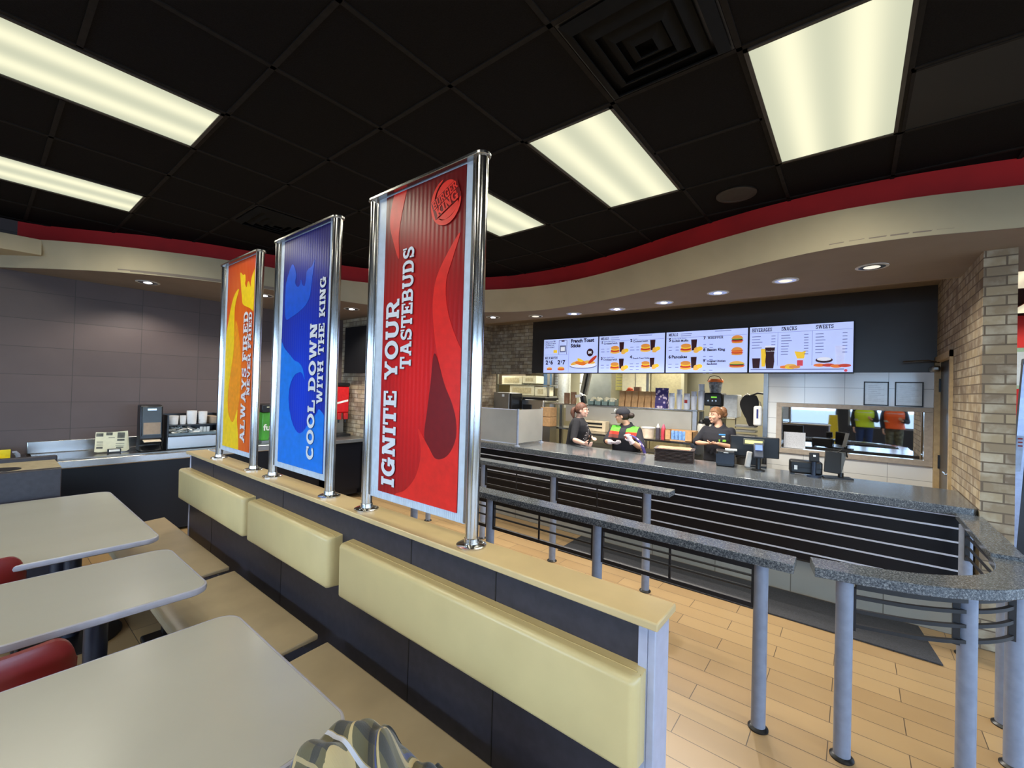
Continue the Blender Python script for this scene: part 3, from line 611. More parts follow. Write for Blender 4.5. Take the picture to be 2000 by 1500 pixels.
# ---------------------------------------------------------------- far left booth partition, yellow sign
t=thing('booth_partition','dark laminate booth partition with beige top at far left edge','partition',(-5.2,0,0))
M().box(-5.02,-1.2,0,-4.94,.445,.965).obj('front_board',M_lam,t,bevel=.006); M().box(-5.56,-1.2,0,-5.50,.466,1.0).obj('rear_board',M_lam,t,bevel=.01)
M().box(-5.50,-1.2,.945,-5.02,.45,.966).obj('top_board',mat('beige_ledge',(168,154,124),.5),t,bevel=.003)
M().box(-5.50,-1.18,.0,-5.02,.43,.945).obj('filler',M_black,t)
M().prism([(-5.12+.10*math.cos(R(a)),.15+.09*math.sin(R(a))) for a in range(0,360,15)],.965,.969).obj('hand_slot',M_black,t)
# ---------------------------------------------------------------- service counter
t=thing('service_counter','long granite topped service counter with black front and thin metal stripes','counter',(-2.5,4.75,0))
ct_=M().prism([(-5.69,4.36),(.0,4.36),(.66,4.36),(.685,4.40),(.685,5.15),(-5.69,5.15)],.885,.95).obj('countertop',M_gran,t,bevel=.006)
M_front=mat('black_counter_laminate',(11,12,20),.34,var=.05,spec=.3)
M().box(-5.69,4.43,.315,.64,4.47,.885).obj('front_panel',M_front,t)
M().box(-5.69,4.47,0,.66,4.50,.315).obj('toe_kick',M_ktile,t)
M().box(-5.69,4.50,.05,.68,5.10,.885).obj('cabinet_body',M_black,t)
M_strip=mat('aluminium_stripe',(206,210,226),.4,metal=.15,var=.02)
for z in (.872,.783,.683,.583,.480,.376): M().box(-5.69,4.424,z-.006,.64,4.431,z+.006).obj('metal_stripe',M_strip,t)
j=M()
for x in (-4.4,-3.1,-1.75,-.45): j.box(x-.0015,4.4285,.315,x+.0015,4.432,.885)
M().box(-5.69,4.425,.300,.64,4.475,.316).obj('lower_trim',M_black,t)
tag(M().prism([(-2.43,3.89),(.47,3.905),(.40,4.44),(-2.46,4.44)],.001,.012).obj('floor_mat',mat('charcoal_rubber_mat',(52,52,56),.8,var=.18,scale=120,bump=.2),bevel=.003),'long charcoal floor mat along the front of the counter','floor mat')
# ---------------------------------------------------------------- queue rails
def post(m_parent,x,y,ztop=.845,r=.033):
    p=M().cyl((x,y,.004),(x,y,ztop),r,n=28).obj('post',M_post,m_parent,smooth=True)
    M().lathe((x,y,0),[(r+.014,0),(r+.014,.006),(r+.004,.014),(r,.016)],28).obj('foot_ring',M_black,p,smooth=True)
def rail(x0,x1,y,posts,label):
    t=thing('queue_rail',label,'queue rail',((x0+x1)/2,y,0))
    M().box(x0,y-.072,.846,x1,y+.072,.89).obj('granite_slab',M_gran,t,bevel=.003)
    for x in posts: post(t,x,y)
    ap=M().box(min(posts)-.05,y-.012,.800,max(posts),y+.012,.845).obj('apron',M_blackm,t)
    for a,b in zip(posts,posts[1:]):
        a2,b2=a+.036,b-.036
        for z in (.765,.700): M().tube([(a2,y,z),(b2,y,z)],.007,8).obj('bar',M_blackm,t,smooth=True)
        M().box(a2,y-.010,.605,b2,y+.010,.628).obj('bar',M_blackm,t)
        for x in (a2,b2): M().box(x-.006,y-.012,.605,x+.006,y+.012,.80).obj('end_bar',M_blackm,t)
        xm=(a+b)/2; M().box(xm-.006,y-.004,.605,xm+.006,y+.004,.80).obj('spacer',M_blackm,t)
rail(-3.35,-.215,2.54,[-3.14,-2.21,-1.285,-.36],'long straight queue rail nearest the divider wall')
rail(-4.5,-1.165,3.62,[-4.2,-3.27,-2.325,-1.375],'straight queue rail behind, closer to the counter')
def pathrail():
    t=thing('queue_rail','curved granite queue rail at right joining the counter beside the brick pillar','queue rail',(.35,2.9,0))
    # centre line: heads right, then bends back towards the counter
    cl=catmull([(-.15,2.605),(.06,2.648),(.23,2.70),(.385,2.79),(.515,2.91),(.600,3.05),(.640,3.22),(.648,3.40)],10)
    cl=resample(cl,60); 
    def off(P,d):
        out=[]
        for k,p in enumerate(P):
            a=(P[min(k+1,len(P)-1)]-P[max(k-1,0)]).normalized(); out.append(Vector((p.x-a.y*d,p.y+a.x*d)))
        return out
    O,I=off(cl,-.075),off(cl,.075)
    M().rings([[(a.x,a.y,.838),(b.x,b.y,.838),(b.x,b.y,.885),(a.x,a.y,.885)] for a,b in zip(O,I)]).obj('granite_slab',M_gran,t,bevel=.003)
    M().box(.572,3.36,.865,.705,4.362,.905).obj('granite_slab',M_gran,t,bevel=.004)
    A,B=off(cl,-.014),off(cl,.014); k0=8
    def curvebar(z0,z1,d0,d1,k1=59):
        P,Q=off(cl,d0)[k0:k1],off(cl,d1)[k0:k1]
        return M().rings([[(a.x,a.y,z0),(b.x,b.y,z0),(b.x,b.y,z1),(a.x,a.y,z1)] for a,b in zip(P,Q)])
    curvebar(.795,.838,-.012,.012).obj('apron',M_blackm,t,smooth=True)
    for z in (.755,.690,.620): curvebar(z-.008,z+.008,-.008,.008,54 if z>.7 else 52).obj('bar',M_blackm,t,smooth=True)
    for x,y,zt in ((-.022,2.60,.84),(.415,2.83,.84),(.605,3.065,.84),(.64,3.42,.865),(.60,4.18,.865)): post(t,x,y,zt,.034)
    for x,y in ((.375,2.80),(.585,3.02),(.01,2.63)): M().box(x-.012,y-.010,.60,x+.012,y+.010,.80).obj('end_bar',M_blackm,t)
    for z in (.80,.735,.670): M().tube([(.625,3.46,z),(.60,4.14,z)],.008,8).obj('bar',M_blackm,t,smooth=True)
    M().box(.588,4.128,.64,.612,4.146,.865).obj('end_bar',M_blackm,t); M().box(.615,3.455,.64,.638,3.475,.865).obj('end_bar',M_blackm,t)
pathrail()
# ---------------------------------------------------------------- stainless screen at the left end of the counter
t=thing('counter_screen','brushed stainless screen with two thin blue-grey posts on the left end of the counter','screen',(-3.6,4.6,.95))
for x,y in ((-3.42,4.42),(-3.46,5.02)):
    p=M().cyl((x,y,.95),(x,y,1.435),.016,n=20).obj('post',M_post,t,smooth=True)
    M().lathe((x,y,.95),[(.035,0),(.035,.008),(.02,.014)],20).obj('foot',M_post,p,smooth=True)
M_sat=mat('satin_steel_sheet',(196,194,186),.55,metal=.85,var=.03,scale=3)
M().obox((-4.0,4.43,1.20),(1.12,.006,.44)).obj('front_panel',M_sat,t)
M().box(-3.445,4.44,.985,-3.437,5.01,1.425).obj('side_panel',M_sat,t)
M().box(-4.56,4.422,.972,-3.43,4.438,.984).box(-4.56,4.422,1.418,-3.43,4.438,1.428).obj('rail',M_strip,t)
# ---------------------------------------------------------------- things on the counter
t=thing('tray_stack','stack of brown serving trays with paper liner on the counter','tray stack',(-1.55,4.86,.95),R(0))
M_tray=mat('brown_tray',(58,42,38),.4,var=.06)
for k in range(9): M().prism(rrect(-.20,-.13,.20,.15,.04),.0+k*.0145,.010+k*.0145).obj('tray',M_tray,t,local=True,bevel=.003)
M().prism(rrect(-.21,-.14,.21,.16,.045),.130,.138).obj('tray_rim',M_tray,t,local=True,bevel=.003)
M().box(-.17,-.11,.139,.17,.13,.142).obj('paper_liner',mat('kraft_liner',(196,140,112),.8,var=.15,scale=30),t,local=True)
t.rotation_euler=(0,0,R(12))
t=thing('receipt_printer','black receipt printer on the counter in front of the woman at right','receipt printer',(-1.06,4.98,.95),R(14))
M().box(-.085,-.10,0,.085,.10,.16).obj('body',M_black,t,local=True,bevel=.01); M().box(-.09,-.105,.03,-.02,-.098,.13).box(-.02,-.105,.03,.08,-.098,.13).obj('cover',mat('charcoal_blue_plastic',(38,44,56),.3),t,local=True)
M().box(-.02,-.1065,.142,.025,-.1,.150).obj('logo_plate',M_white,t,local=True); M().box(.0,-.02,.16,.11,.08,.172).obj('receipt_paper',M_paper,t,local=True)
t=thing('till_monitor','black till monitor seen from behind with a lit yellow customer display','monitor',(-.80,5.13,.95),R(8))
M().box(-.24,.0,.10,.21,.035,.315).obj('case',M_black,t,local=True,bevel=.008); M().box(-.05,.0,.0,.05,.03,.12).box(-.10,-.05,0,.10,.10,.02).obj('stand',M_black,t,local=True,bevel=.004)
M().box(-.115,-.018,.225,.075,.0,.290).obj('display_frame',mat('grey_bezel',(96,96,84),.4),t,local=True,bevel=.004); M().box(-.100,-.0195,.240,.060,-.0175,.274).obj('display',mat('yellow_display',(226,224,130),.4,var=.04,emit=.9),t,local=True)
t=thing('card_terminal','grey card payment terminal with blue screen on a stand, in front of the till monitor','card terminal',(-.74,4.90,.95),R(12))
M().cyl((0,0,0),(0,0,.13),.022).lathe((0,0,0),[(.06,0),(.06,.01),(.03,.016)]).obj('stand',M_black,t,local=True,smooth=True)
tm=M().obox((0,-.01,.20),(.085,.035,.155),(R(-28),0,0)).obj('body',mat('terminal_grey',(70,74,86),.4),t,local=True,bevel=.008)
M().obox((0,-.038,.232),(.062,.004,.055),(R(-28),0,0)).obj('screen',mat('blue_lit_screen',(92,120,190),.3,emit=.6),t,local=True); M().obox((0,-.016,.165),(.065,.006,.05),(R(-28),0,0)).obj('keypad',mat('keypad_grey',(188,180,172),.5),t,local=True)
M().obox((-.085,.02,.10),(.05,.05,.16),(R(-8),R(8),0)).obj('side_reader',mat('reader_grey',(176,174,170),.4),t,local=True,bevel=.01)
t=thing('till_case','black tool case shaped till box with a carry handle on the counter','case',(-.36,5.02,.95),R(10))
M().box(-.13,-.07,.012,.13,.07,.135).obj('body',M_black,t,local=True,bevel=.018,seg=4); M().box(-.125,-.072,.068,.125,.072,.076).obj('seam',mat('dark_seam',(8,8,9),.6),t,local=True)
M().box(-.095,-.074,.05,-.070,-.070,.09).obj('label_tag',M_white,t,local=True); M().box(-.125,-.06,0,-.09,.06,.014).box(.09,-.06,0,.125,.06,.014).obj('foot',M_black,t,local=True)
t=thing('card_terminal','black card terminal on a post standing in front of the black case','card terminal',(-.285,4.92,.95),R(10))
M().cyl((0,0,0),(0,0,.15),.018).lathe((0,0,0),[(.055,0),(.055,.01),(.03,.016)]).obj('stand',mat('blue_black_plastic',(40,50,70),.3),t,local=True,smooth=True)
M().obox((0,0,.185),(.078,.03,.085),(R(-12),0,0)).obj('body',M_black,t,local=True,bevel=.006); M().obox((0,-.017,.20),(.02,.004,.018),(R(-12),0,0)).obj('mark',M_white,t,local=True)
t=thing('tablet_stand','black tablet leaning back on a folding stand at the right end of the counter items','tablet',(-.12,5.02,.95),R(18))
M().obox((-.03,.0,.145),(.13,.018,.20),(R(-14),R(6),0)).obj('tablet',M_black,t,local=True,bevel=.006); M().obox((.05,.05,.135),(.045,.012,.21),(R(10),R(8),0)).obj('rear_leg',M_steel2,t,local=True)
M().cyl((.04,.02,.0),(.04,.02,.05),.022).obj('hinge',M_black,t,local=True,smooth=True); M().box(-.11,-.05,0,.12,.07,.012).obj('base',M_black,t,local=True,bevel=.003)
M().tube([(.0,-.012,.24),(.03,-.02,.265),(.07,-.01,.25),(.085,.01,.20)],.006,8).obj('cable',M_black,t,local=True,smooth=True)
# ---------------------------------------------------------------- office window, certificates, door
t=struct(M().box(WX0-.06,6.435,WZ0-.06,WX1+.07,6.462,WZ0).box(WX0-.06,6.435,WZ1,WX1+.07,6.462,WZ1+.05).box(WX0-.06,6.435,WZ0,WX0,6.462,WZ1).box(WX1,6.435,WZ0,WX1+.07,6.462,WZ1).obj('window_1',mat('beige_window_frame',(172,160,146),.5),bevel=.004))
k=N('office_glass'); k.set('Base Color',(12,13,15)); k.set('Roughness',.02); k.set('Specular IOR Level',1.0); k.set('IOR',2.6); k.set('Coat Weight',1.0)
gp=M().box(WX0,6.505,WZ0,WX1,6.515,WZ1).obj('glass',k.m); gp.parent=t; gp['label']='dark reflective office window pane'
tag(M().box(-.70,6.499,1.045,-.47,6.503,1.245).obj('notice_sheet',mat('notice_paper',(206,208,214),.7,var=.08,scale=120)),'white printed notice taped in the lower left corner of the office window','notice')
for x0,x1,lb in ((.085,.305,'left of the two black framed certificates on the white tile wall'),(.355,.590,'right of the two black framed certificates, nearest the steel door')):
    t=thing('framed_certificate',lb,'framed certificate',((x0+x1)/2,6.45,1.62)); z0,z1=1.622,1.895
    M().box(x0,6.44,z0,x1,6.459,z0+.012).box(x0,6.44,z1-.012,x1,6.459,z1).box(x0,6.44,z0,x0+.012,6.459,z1).box(x1-.012,6.44,z0,x1,6.459,z1).obj('frame',M_black,t,bevel=.002)
    M().box(x0+.012,6.448,z0+.012,x1-.012,6.458,z1-.012).obj('sheet',mat('certificate_paper',(196,198,196),.12,var=.03),t)
    m=M(); 
    for i in range(9): m.box(x0+.04,6.4470,z0+.05+i*.022,x1-.04-.03*(i%3),6.4482,z0+.053+i*.022)
    m.obj('print_lines',mat('grey_ink',(150,150,150),.6),t)
t=thing('door_1','','',(.72,5.96,0)); del t['label']; del t['category']; t['kind']='structure'
M_door=mat('dark_steel_door',(92,86,80),.35,metal=.6,var=.08,scale=6)
M().box(.715,DY0+.03,.01,.76,DY1-.03,DZ-.03).obj('leaf',M_door,t); M().box(.67,DY0-.03,0,.86,DY0+.03,DZ+.03).box(.67,DY1-.03,0,.86,DY1+.03,DZ+.03).box(.67,DY0-.03,DZ-.03,.86,DY1+.03,DZ+.03).obj('frame',mat('tan_door_frame',(186,160,118),.5),t)
for z in (1.86,1.05,.25): M().box(.700,6.37,z-.07,.716,6.40,z+.07).obj('hinge',M_black,t)
M().tube([(.714,5.62,1.02),(.67,5.62,1.02),(.67,5.74,1.02)],.010,8).obj('lever',M_steel,t,smooth=True); M().box(.705,5.59,.92,.716,5.65,1.16).obj('lock_plate',M_black,t); M().cyl((.716,5.80,1.45),(.706,5.80,1.45),.018).obj('viewer',M_steel,t)
M().tube([(.69,6.30,2.10),(.60,6.22,2.115),(.40,6.15,2.10)],.009,8).obj('closer_arm',M_steel,t,smooth=True); M().obox((.66,6.32,2.03),(.07,.22,.06)).obj('closer_body',M_steel2,t,bevel=.02)
# far side glazed door with stickers, partly seen past the pillar
t=thing('leaning_frame','pale aluminium framed panel with stickers leaning just right of the brick pillar','frame',(1.3,5.6,0))
M_alu=mat('anodised_aluminium',(150,156,176),.3,metal=.8)
M().prism([(1.005,0),(1.06,0),(1.165,2.07),(1.11,2.07)],5.50,5.56,axis=1).prism([(1.105,2.02),(2.0,2.02),(2.0,2.07),(1.11,2.07)],5.50,5.56,axis=1).prism([(1.94,0),(2.0,0),(2.0,2.05),(1.94,2.05)],5.50,5.56,axis=1).obj('frame',M_alu,t)
M().prism([(1.03,.1),(1.95,.1),(1.95,2.02),(1.13,2.02)],5.525,5.535,axis=1).obj('dark_panel',mat('smoked_panel',(30,32,40),.1),t)
M().prism([(1.062,1.12),(1.10,1.12),(1.118,1.42),(1.080,1.42)],5.494,5.499,axis=1).obj('sticker',mat('pale_blue_sticker',(176,190,214),.5),t)
for z in (1.33,1.36,1.39): M().box(1.083,5.488,z,1.108,5.493,z+.012).obj('sticker_print',mat('red_ink',(150,40,40),.5),t)
t=thing('wall_cabinet_panel','pale green edged white panel on the red wall past the pillar','panel',(1.95,9.5,2.0)); M().box(1.80,9.5,1.9,2.6,9.56,2.5).obj('panel',mat('pale_green_edge',(170,196,160),.5),t); M().box(1.84,9.49,1.95,2.56,9.5,2.44).obj('face',M_white,t); M().box(2.1,9.5,0,2.2,9.56,1.9).obj('post',M_steel2,t)
# ---------------------------------------------------------------- menu boards
M_bez=mat('menu_bezel',(18,20,34),.3); M_scr=mat('lit_menu_screen',(178,192,240),.3,var=.012,scale=2,emit=.70); M_ink=mat('menu_ink',(46,26,42),.4,var=0)
M_line=mat('menu_fine_print',(128,136,176),.4,var=0,emit=.2)
def em(name,c,e=.58): return mat(name,c,.4,var=.02,emit=e)
E_bun,E_bun2=em('toasted_bun_image',(212,140,62)),em('golden_image',(228,176,80)); E_red=em('red_food_image',(190,60,34)); E_gr=em('lettuce_image',(126,172,60)); E_cola=em('cola_image',(52,18,22),.4); E_wh=em('white_image',(226,230,244)); E_or=em('orange_image',(226,120,44)); E_yl=em('yellow_image',(240,196,50)); E_pl=em('plate_shadow_image',(120,126,160))
YF=6.347
def ellipse(m,cx,cz,rx,rz,y,a0=0,a1=360,n=20,rot=0.):
    p=[]; 
    for i in range(n+(1 if a1-a0<360 else 0)):
        a=R(a0+(a1-a0)*i/n); u,v=rx*math.cos(a),rz*math.sin(a); p.append((cx+u*math.cos(rot)-v*math.sin(rot),cz+u*math.sin(rot)+v*math.cos(rot)))
    m.add([(a,y,b) for a,b in p],[tuple(range(len(p)))])
def poly(m,pts,y): m.add([(a,y,b) for a,b in pts],[tuple(range(len(pts)))])
def burger(t,cx,cz,w,kind=0,long=False):
    h=w*.36 if not long else w*.22; y=YF-.0015
    for k,(mt,dz,rx,rz) in enumerate(((E_bun,-.75*h,.46*w,.30*h),(E_red,-.42*h,.50*w,.26*h),(E_or if kind else E_cola,-.15*h,.47*w,.20*h),(E_gr if kind!=1 else E_red,.10*h,.50*w,.20*h))):
        m=M(); ellipse(m,cx,cz+dz,rx,rz,y-.0003*k); m.obj('food_picture',mt,t)
    m=M(); ellipse(m,cx,cz+.12*h,.45*w,.85*h,y-.0016,0,180); m.obj('food_picture',E_bun if not long else E_bun2,t)
def meal(t,cx,cz,s,kind=0):
    y=YF-.0015; s*=.74; cz+=.035
    m=M(); poly(m,[(cx+.02*s,cz-.05*s),(cx+.10*s,cz-.05*s),(cx+.115*s,cz+.16*s),(cx+.005*s,cz+.16*s)],y); m.obj('food_picture',E_cola,t)
    for a,b,rx,rz,mt in ((-.09,-.05,.11,.035,E_bun2),(-.09,-.02,.105,.03,E_red),(-.085,.015,.10,.03,E_yl),(-.09,.045,.095,.04,E_bun),(.12,-.035,.06,.045,E_bun2),(.17,-.02,.05,.04,E_yl),(.10,-.07,.05,.03,E_bun2)):
        y-=.0003; m=M(); ellipse(m,cx+a*s,cz+b*s,rx*s,rz*s,y); m.obj('food_picture',mt,t)
def lines(t,x,z,n,w,dz=.03,seed=0,x2=None):
    m=M(); rr=random.Random(seed+int(x*1000)%97)
    for i in range(n):
        ww=w*(.6+.4*rr.random()); m.box(x,YF-.002,z-i*dz-.005,x+ww,YF-.001,z-i*dz+.003)
        if x2: m.box(x2,YF-.002,z-i*dz-.005,x2+.045,YF-.001,z-i*dz+.003)
    m.obj('fine_print',M_line,t)
def txt(t,s,x,z,size,bold=.035,matl=None):
    m=M(); plain_text(m,s,(x,YF-.0022,z),(1,0,0),(0,0,1),size,bold); m.obj('menu_lettering',matl or M_ink,t)
def head(t,s,x,z,h,length=None):
    m=M(); slab_text(m,s,(x,YF-.0015,z),(1,0,0),(0,0,1),h,(0,-.0006,0),length=length or text_len(s)*h*1.0); m.obj('menu_lettering',M_ink,t)
BX=[-4.376,-3.2835,-2.191,-1.0985,-.006]; BZ0,BZ1=1.987,2.601
BL=['first menu board from the left, with phone offer and french toast sticks','second menu board, with meals one to four','third menu board, with meals five to nine and burgers','fourth menu board, with beverages, snacks and sweets']
boards=[]
for k in range(4):
    x0,x1=BX[k],BX[k+1]; t=thing('menu_board',BL[k],'menu board',((x0+x1)/2,6.35,BZ0)); boards.append(t)
    M().box(x0+.001,6.352,BZ0,x1-.001,6.43,BZ1).obj('case',M_bez,t,bevel=.003); M().box(x0+.012,6.348,BZ0+.014,x1-.012,6.353,BZ1-.010).obj('screen',M_scr,t)
    M().box((x0+x1)/2-.1,6.42,BZ0+.1,(x0+x1)/2+.1,6.47,BZ1-.1).obj('wall_mount',M_black,t)
def at(k,u,v): return BX[k]+u*1.0925, BZ1-v*.614     # u,v fractions across and down one board
t=boards[0]
for i,s in enumerate(('Scan your BK','Code to earn','Crowns on','your order!')): x,z=at(0,.04,.10+i*.055); txt(t,s,x,z,.040,.02)
x,z=at(0,.30,.06); x2,z2=at(0,.45,.46); m=M()
for a in ((x,z2,x+.006,z),(x2-.006,z2,x2,z),(x,z-.006,x2,z),(x+.05,z-.022,x2-.05,z)): m.box(a[0],YF-.002,a[1],a[2],YF-.001,a[3])
m.obj('phone_picture',E_cola,t); m=M(); m.box(x+.02,YF-.0018,z2+.04,x2-.02,YF-.001,z-.09); m.obj('phone_picture',M_line,t); m=M().box(x+.04,YF-.0026,z2+.06,x2-.04,YF-.0018,z-.115); m.obj('phone_picture',E_wh,t)
x,z=at(0,.20,.36); m=M().box(x,YF-.002,z-.03,x+.075,YF-.001,z+.02); m.obj('offer_badge',E_yl,t)
x,z=at(0,.02,.465); m=M().box(x,YF-.0018,z,x+.50,YF-.001,z+.003).box(at(0,.485,0)[0],YF-.0018,BZ0+.02,at(0,.485,0)[0]+.003,YF-.001,BZ1-.03); m.obj('rule',M_line,t)
x,z=at(0,.04,.585); m=M(); slab_text(m,'MIX N MATCH',(x,YF-.0015,z),(1,0,0),(0,0,1),.042,(0,-.0006,0),length=.26); m.obj('menu_lettering',M_ink,t)
x,z=at(0,.055,.735); txt(t,'2',x,z,.10,.05); txt(t,'$',x+.062,z+.03,.05,.03); txt(t,'6',x+.10,z,.10,.05); x,z=at(0,.285,.735); txt(t,'2',x,z,.10,.05); txt(t,'$',x+.062,z+.03,.05,.03); txt(t,'7',x+.10,z,.10,.05)
x,z=at(0,.13,.86); burger(t,x,z,.12,1,True); x,z=at(0,.35,.86); burger(t,x,z,.15,1,True)
x,z=at(0,.52,.14); txt(t,'French Toast',x,z,.082,.05); x,z=at(0,.52,.27); txt(t,'Sticks',x,z,.082,.05)
x,z=at(0,.74,.79); m=M(); ellipse(m,x,z,.26,.05,YF-.001); m.obj('plate_picture',E_pl,t); m=M(); ellipse(m,x,z+.012,.25,.045,YF-.0013); m.obj('plate_picture',E_wh,t)
for i,(a,b,r_) in enumerate(((-.14,.05,.3),(-.02,.075,-.5),(.03,.05,.2),(.13,.06,-.1),(.18,.10,.7),(-.05,.04,-.2))):
    m=M(); ellipse(m,x+a,z+b,.10,.028,YF-.0016-i*.0003,rot=r_); m.obj('food_picture',(E_bun2,E_red,E_or)[i%3] if i!=1 else E_yl,t)
x,z=at(0,.86,.43); m=M(); ellipse(m,x,z,.062,.066,YF-.0012,n=28); m.obj('round_badge',E_cola,t); m=M(); plain_text(m,'BK',(x-.035,YF-.0022,z-.018),(1,0,0),(0,0,1),.06,.03); m.obj('badge_lettering',E_wh,t)
for k in (1,2):
    t=boards[k]; x,z=at(k,.04,.115); head(t,'MEALS',x,z,.042,.135); x,z=at(k,.20,.07); lines(t,x,z,2,.20,.028); x,z=at(k,.62,.05); lines(t,x,z,1,.30,.03)
    x,z=at(k,.0,.16); m=M().box(x+.02,YF-.0018,z,x+1.07,YF-.001,z+.003); m.obj('rule',M_line,t)
for n,u,v,sub,nm in (('1',.045,.215,'Sausage, Egg & Cheese','Croissan\'wich'),('2',.50,.195,'Double','Croissan\'wich'),('3',.045,.64,'Bacon, Egg & Cheese','Croissan\'wich'),('4',.50,.615,'','French Toast Sticks')):
    x,z=at(1,u,v); txt(boards[1],n,x,z,.062,.05); txt(boards[1],sub,x+.045,z+.030,.022,.0) if sub else None; txt(boards[1],nm,x+.045,z-.012,.042 if n!='4' else .033,.03); lines(boards[1],x,z-.085,3 if n=='4' else 2,.07,.045,x2=x+.10); meal(boards[1],x+.31,z-.14,1.0 if n!='4' else .9)
for n,u,v,sub,nm in (('5',.045,.235,'Sausage, Egg & Cheese','English Muffin'),('6',.045,.64,'','Pancakes')):
    x,z=at(2,u,v); txt(boards[2],n,x,z,.062,.05); txt(boards[2],sub,x+.045,z+.030,.022,.0) if sub else None; txt(boards[2],nm,x+.045,z-.012 if sub else z,.042 if sub else .06,.035); lines(boards[2],x,z-.085,2,.07,.045,x2=x+.10); meal(boards[2],x+.31,z-.140,1.0)
for n,v,nm,nm2,sz in (('7',.22,'\'WHOPPER','',.062),('8',.49,'Bacon King','',.050),('9',.74,'Original Chicken','Sandwich',.035)):
    x,z=at(2,.485,v); txt(boards[2],n,x,z,.052,.05); (head(boards[2],'WHOPPER',x+.055,z,.036,.20) if n=='7' else txt(boards[2],nm,x+.05,z,sz,.045)); txt(boards[2],nm2,x+.05,z-.040,sz,.045) if nm2 else None; lines(boards[2],x,z-.075-(.04 if nm2 else 0),2,.05,.045,x2=x+.08)
for v,kd,lg_ in ((.25,0,False),(.51,1,False),(.80,0,True)): x,z=at(2,.875,v); burger(boards[2],x,z,.15 if not lg_ else .20,kd,lg_)
t=boards[3]
for s,u,L in (('BEVERAGES',.035,.225),('SNACKS',.335,.165),('SWEETS',.66,.175)): x,z=at(3,u,.12); head(t,s,x,z,.046,L)
x,z=at(3,.0,.155); m=M().box(x+.02,YF-.0018,z,x+1.07,YF-.001,z+.003); m.box(at(3,.30,0)[0],YF-.0018,BZ0+.10,at(3,.30,0)[0]+.003,YF-.001,z).box(at(3,.63,0)[0],YF-.0018,BZ0+.10,at(3,.63,0)[0]+.003,YF-.001,z).box(x+.03,YF-.0018,BZ0+.045,x+1.0,YF-.001,BZ0+.055); m.obj('rule',M_line,t)
x,z=at(3,.035,.22); lines(t,x,z,5,.14,.037,x2=x+.22); x,z=at(3,.335,.22); lines(t,x,z,8,.12,.034,x2=x+.24); x,z=at(3,.66,.22); lines(t,x,z,7,.10,.038,x2=x+.26)
x,z=at(3,.04,.68); m=M(); poly(m,[(x+.01,z-.13),(x+.085,z-.13),(x+.095,z),(x,z)],YF-.0015); m.obj('cola_picture',E_cola,t)
m=M(); poly(m,[(x+.11,z-.11),(x+.15,z-.11),(x+.165,z+.12),(x+.10,z+.12)],YF-.0013); m.obj('juice_picture',E_yl,t)
x,z=at(3,.22,.62); m=M(); poly(m,[(x-.035,z-.17),(x+.045,z-.17),(x+.055,z-.08),(x+.05,z),(x+.06,z+.10),(x-.05,z+.10),(x-.04,z),(x-.045,z-.08)],YF-.0018); m.obj('cola_glass_picture',E_cola,t); m=M(); poly(m,[(x-.052,z+.10),(x+.062,z+.10),(x+.062,z+.12),(x-.052,z+.12)],YF-.0018); m.obj('glass_rim_picture',E_wh,t); txt(t,'Coca-Cola',x-.038,z+.045,.022,.01,E_wh)
x,z=at(3,.52,.62); m=M(); poly(m,[(x-.03,z-.05),(x+.04,z-.05),(x+.06,z+.05),(x+.02,z+.03),(x-.06,z+.04)],YF-.0015); m.obj('fries_picture',E_yl,t); m=M().box(x-.03,YF-.002,z-.14,x+.03,YF-.001,z-.07); m.obj('burger_mark',em('mark_red',(206,70,80)),t)
for a,b,mt in ((.38,.87,E_or),(.43,.84,E_bun2),(.47,.87,E_bun),(.43,.88,E_yl),(.70,.84,E_or),(.78,.84,E_red),(.85,.86,E_or),(.92,.85,E_red)):
    x,z=at(3,a,b); m=M(); ellipse(m,x,z,.06,.020,YF-.0012-a*.001-b*.0008); m.obj('food_picture',mt,t)
x,z=at(3,.74,.74); m=M(); ellipse(m,x,z,.085,.034,YF-.0012); m.obj('dessert_picture',E_cola,t); m=M(); ellipse(m,x,z+.012,.07,.022,YF-.0016); m.obj('dessert_picture',E_wh,t)
x,z=at(3,.88,.66); m=M(); poly(m,[(x-.035,z-.12),(x+.035,z-.12),(x+.05,z+.12),(x-.05,z+.12)],YF-.0015); m.obj('shake_cup_picture',em('pale_blue_image',(196,204,246)),t)
x,z=at(3,.93,.945); m=M(); ellipse(m,x,z,.016,.016,YF-.0015); m.obj('mark_picture',em('mark_red',(206,70,80)),t)
# ---------------------------------------------------------------- condiment station, soda counter
t=thing('condiment_counter','stainless topped condiment counter with black front along the dark tiled wall','counter',(-6.25,1.6,0))
M().box(-6.59,.42,.03,-5.93,3.08,.84).obj('cabinet',M_front,t); 
M().box(-6.595,.36,.865,-5.88,3.09,.895).obj('top',M_steel,t,bevel=.004); M().box(-5.90,.36,.815,-5.865,3.09,.895).obj('front_edge',M_steel,t,bevel=.01)
M().box(-5.955,.36,.826,-5.86,3.09,.832).box(-5.985,.40,.897,-5.97,3.08,.900).box(-5.945,.40,.897,-5.935,3.08,.900).obj('tray_groove',M_steel2,t)
M().box(-6.598,.34,.895,-6.585,2.9,1.02).obj('backsplash',M_steel,t,bevel=.006)
t=thing('paper_holder','black holder with printed cream paper tray liners on the condiment counter','paper holder',(-6.2,.93,.897),R(90))
for k in range(5): M().obox((-.01+.004*k,.012+.006*k,.115),(.255,.002,.205),(R(-8),R(-1.5*k+3),0)).obj('liner_sheet',mat('cream_newsprint',(222,216,184),.8,var=.02),t,local=True)
m=M()
rot=Euler((R(-8),R(3),0)).to_matrix()
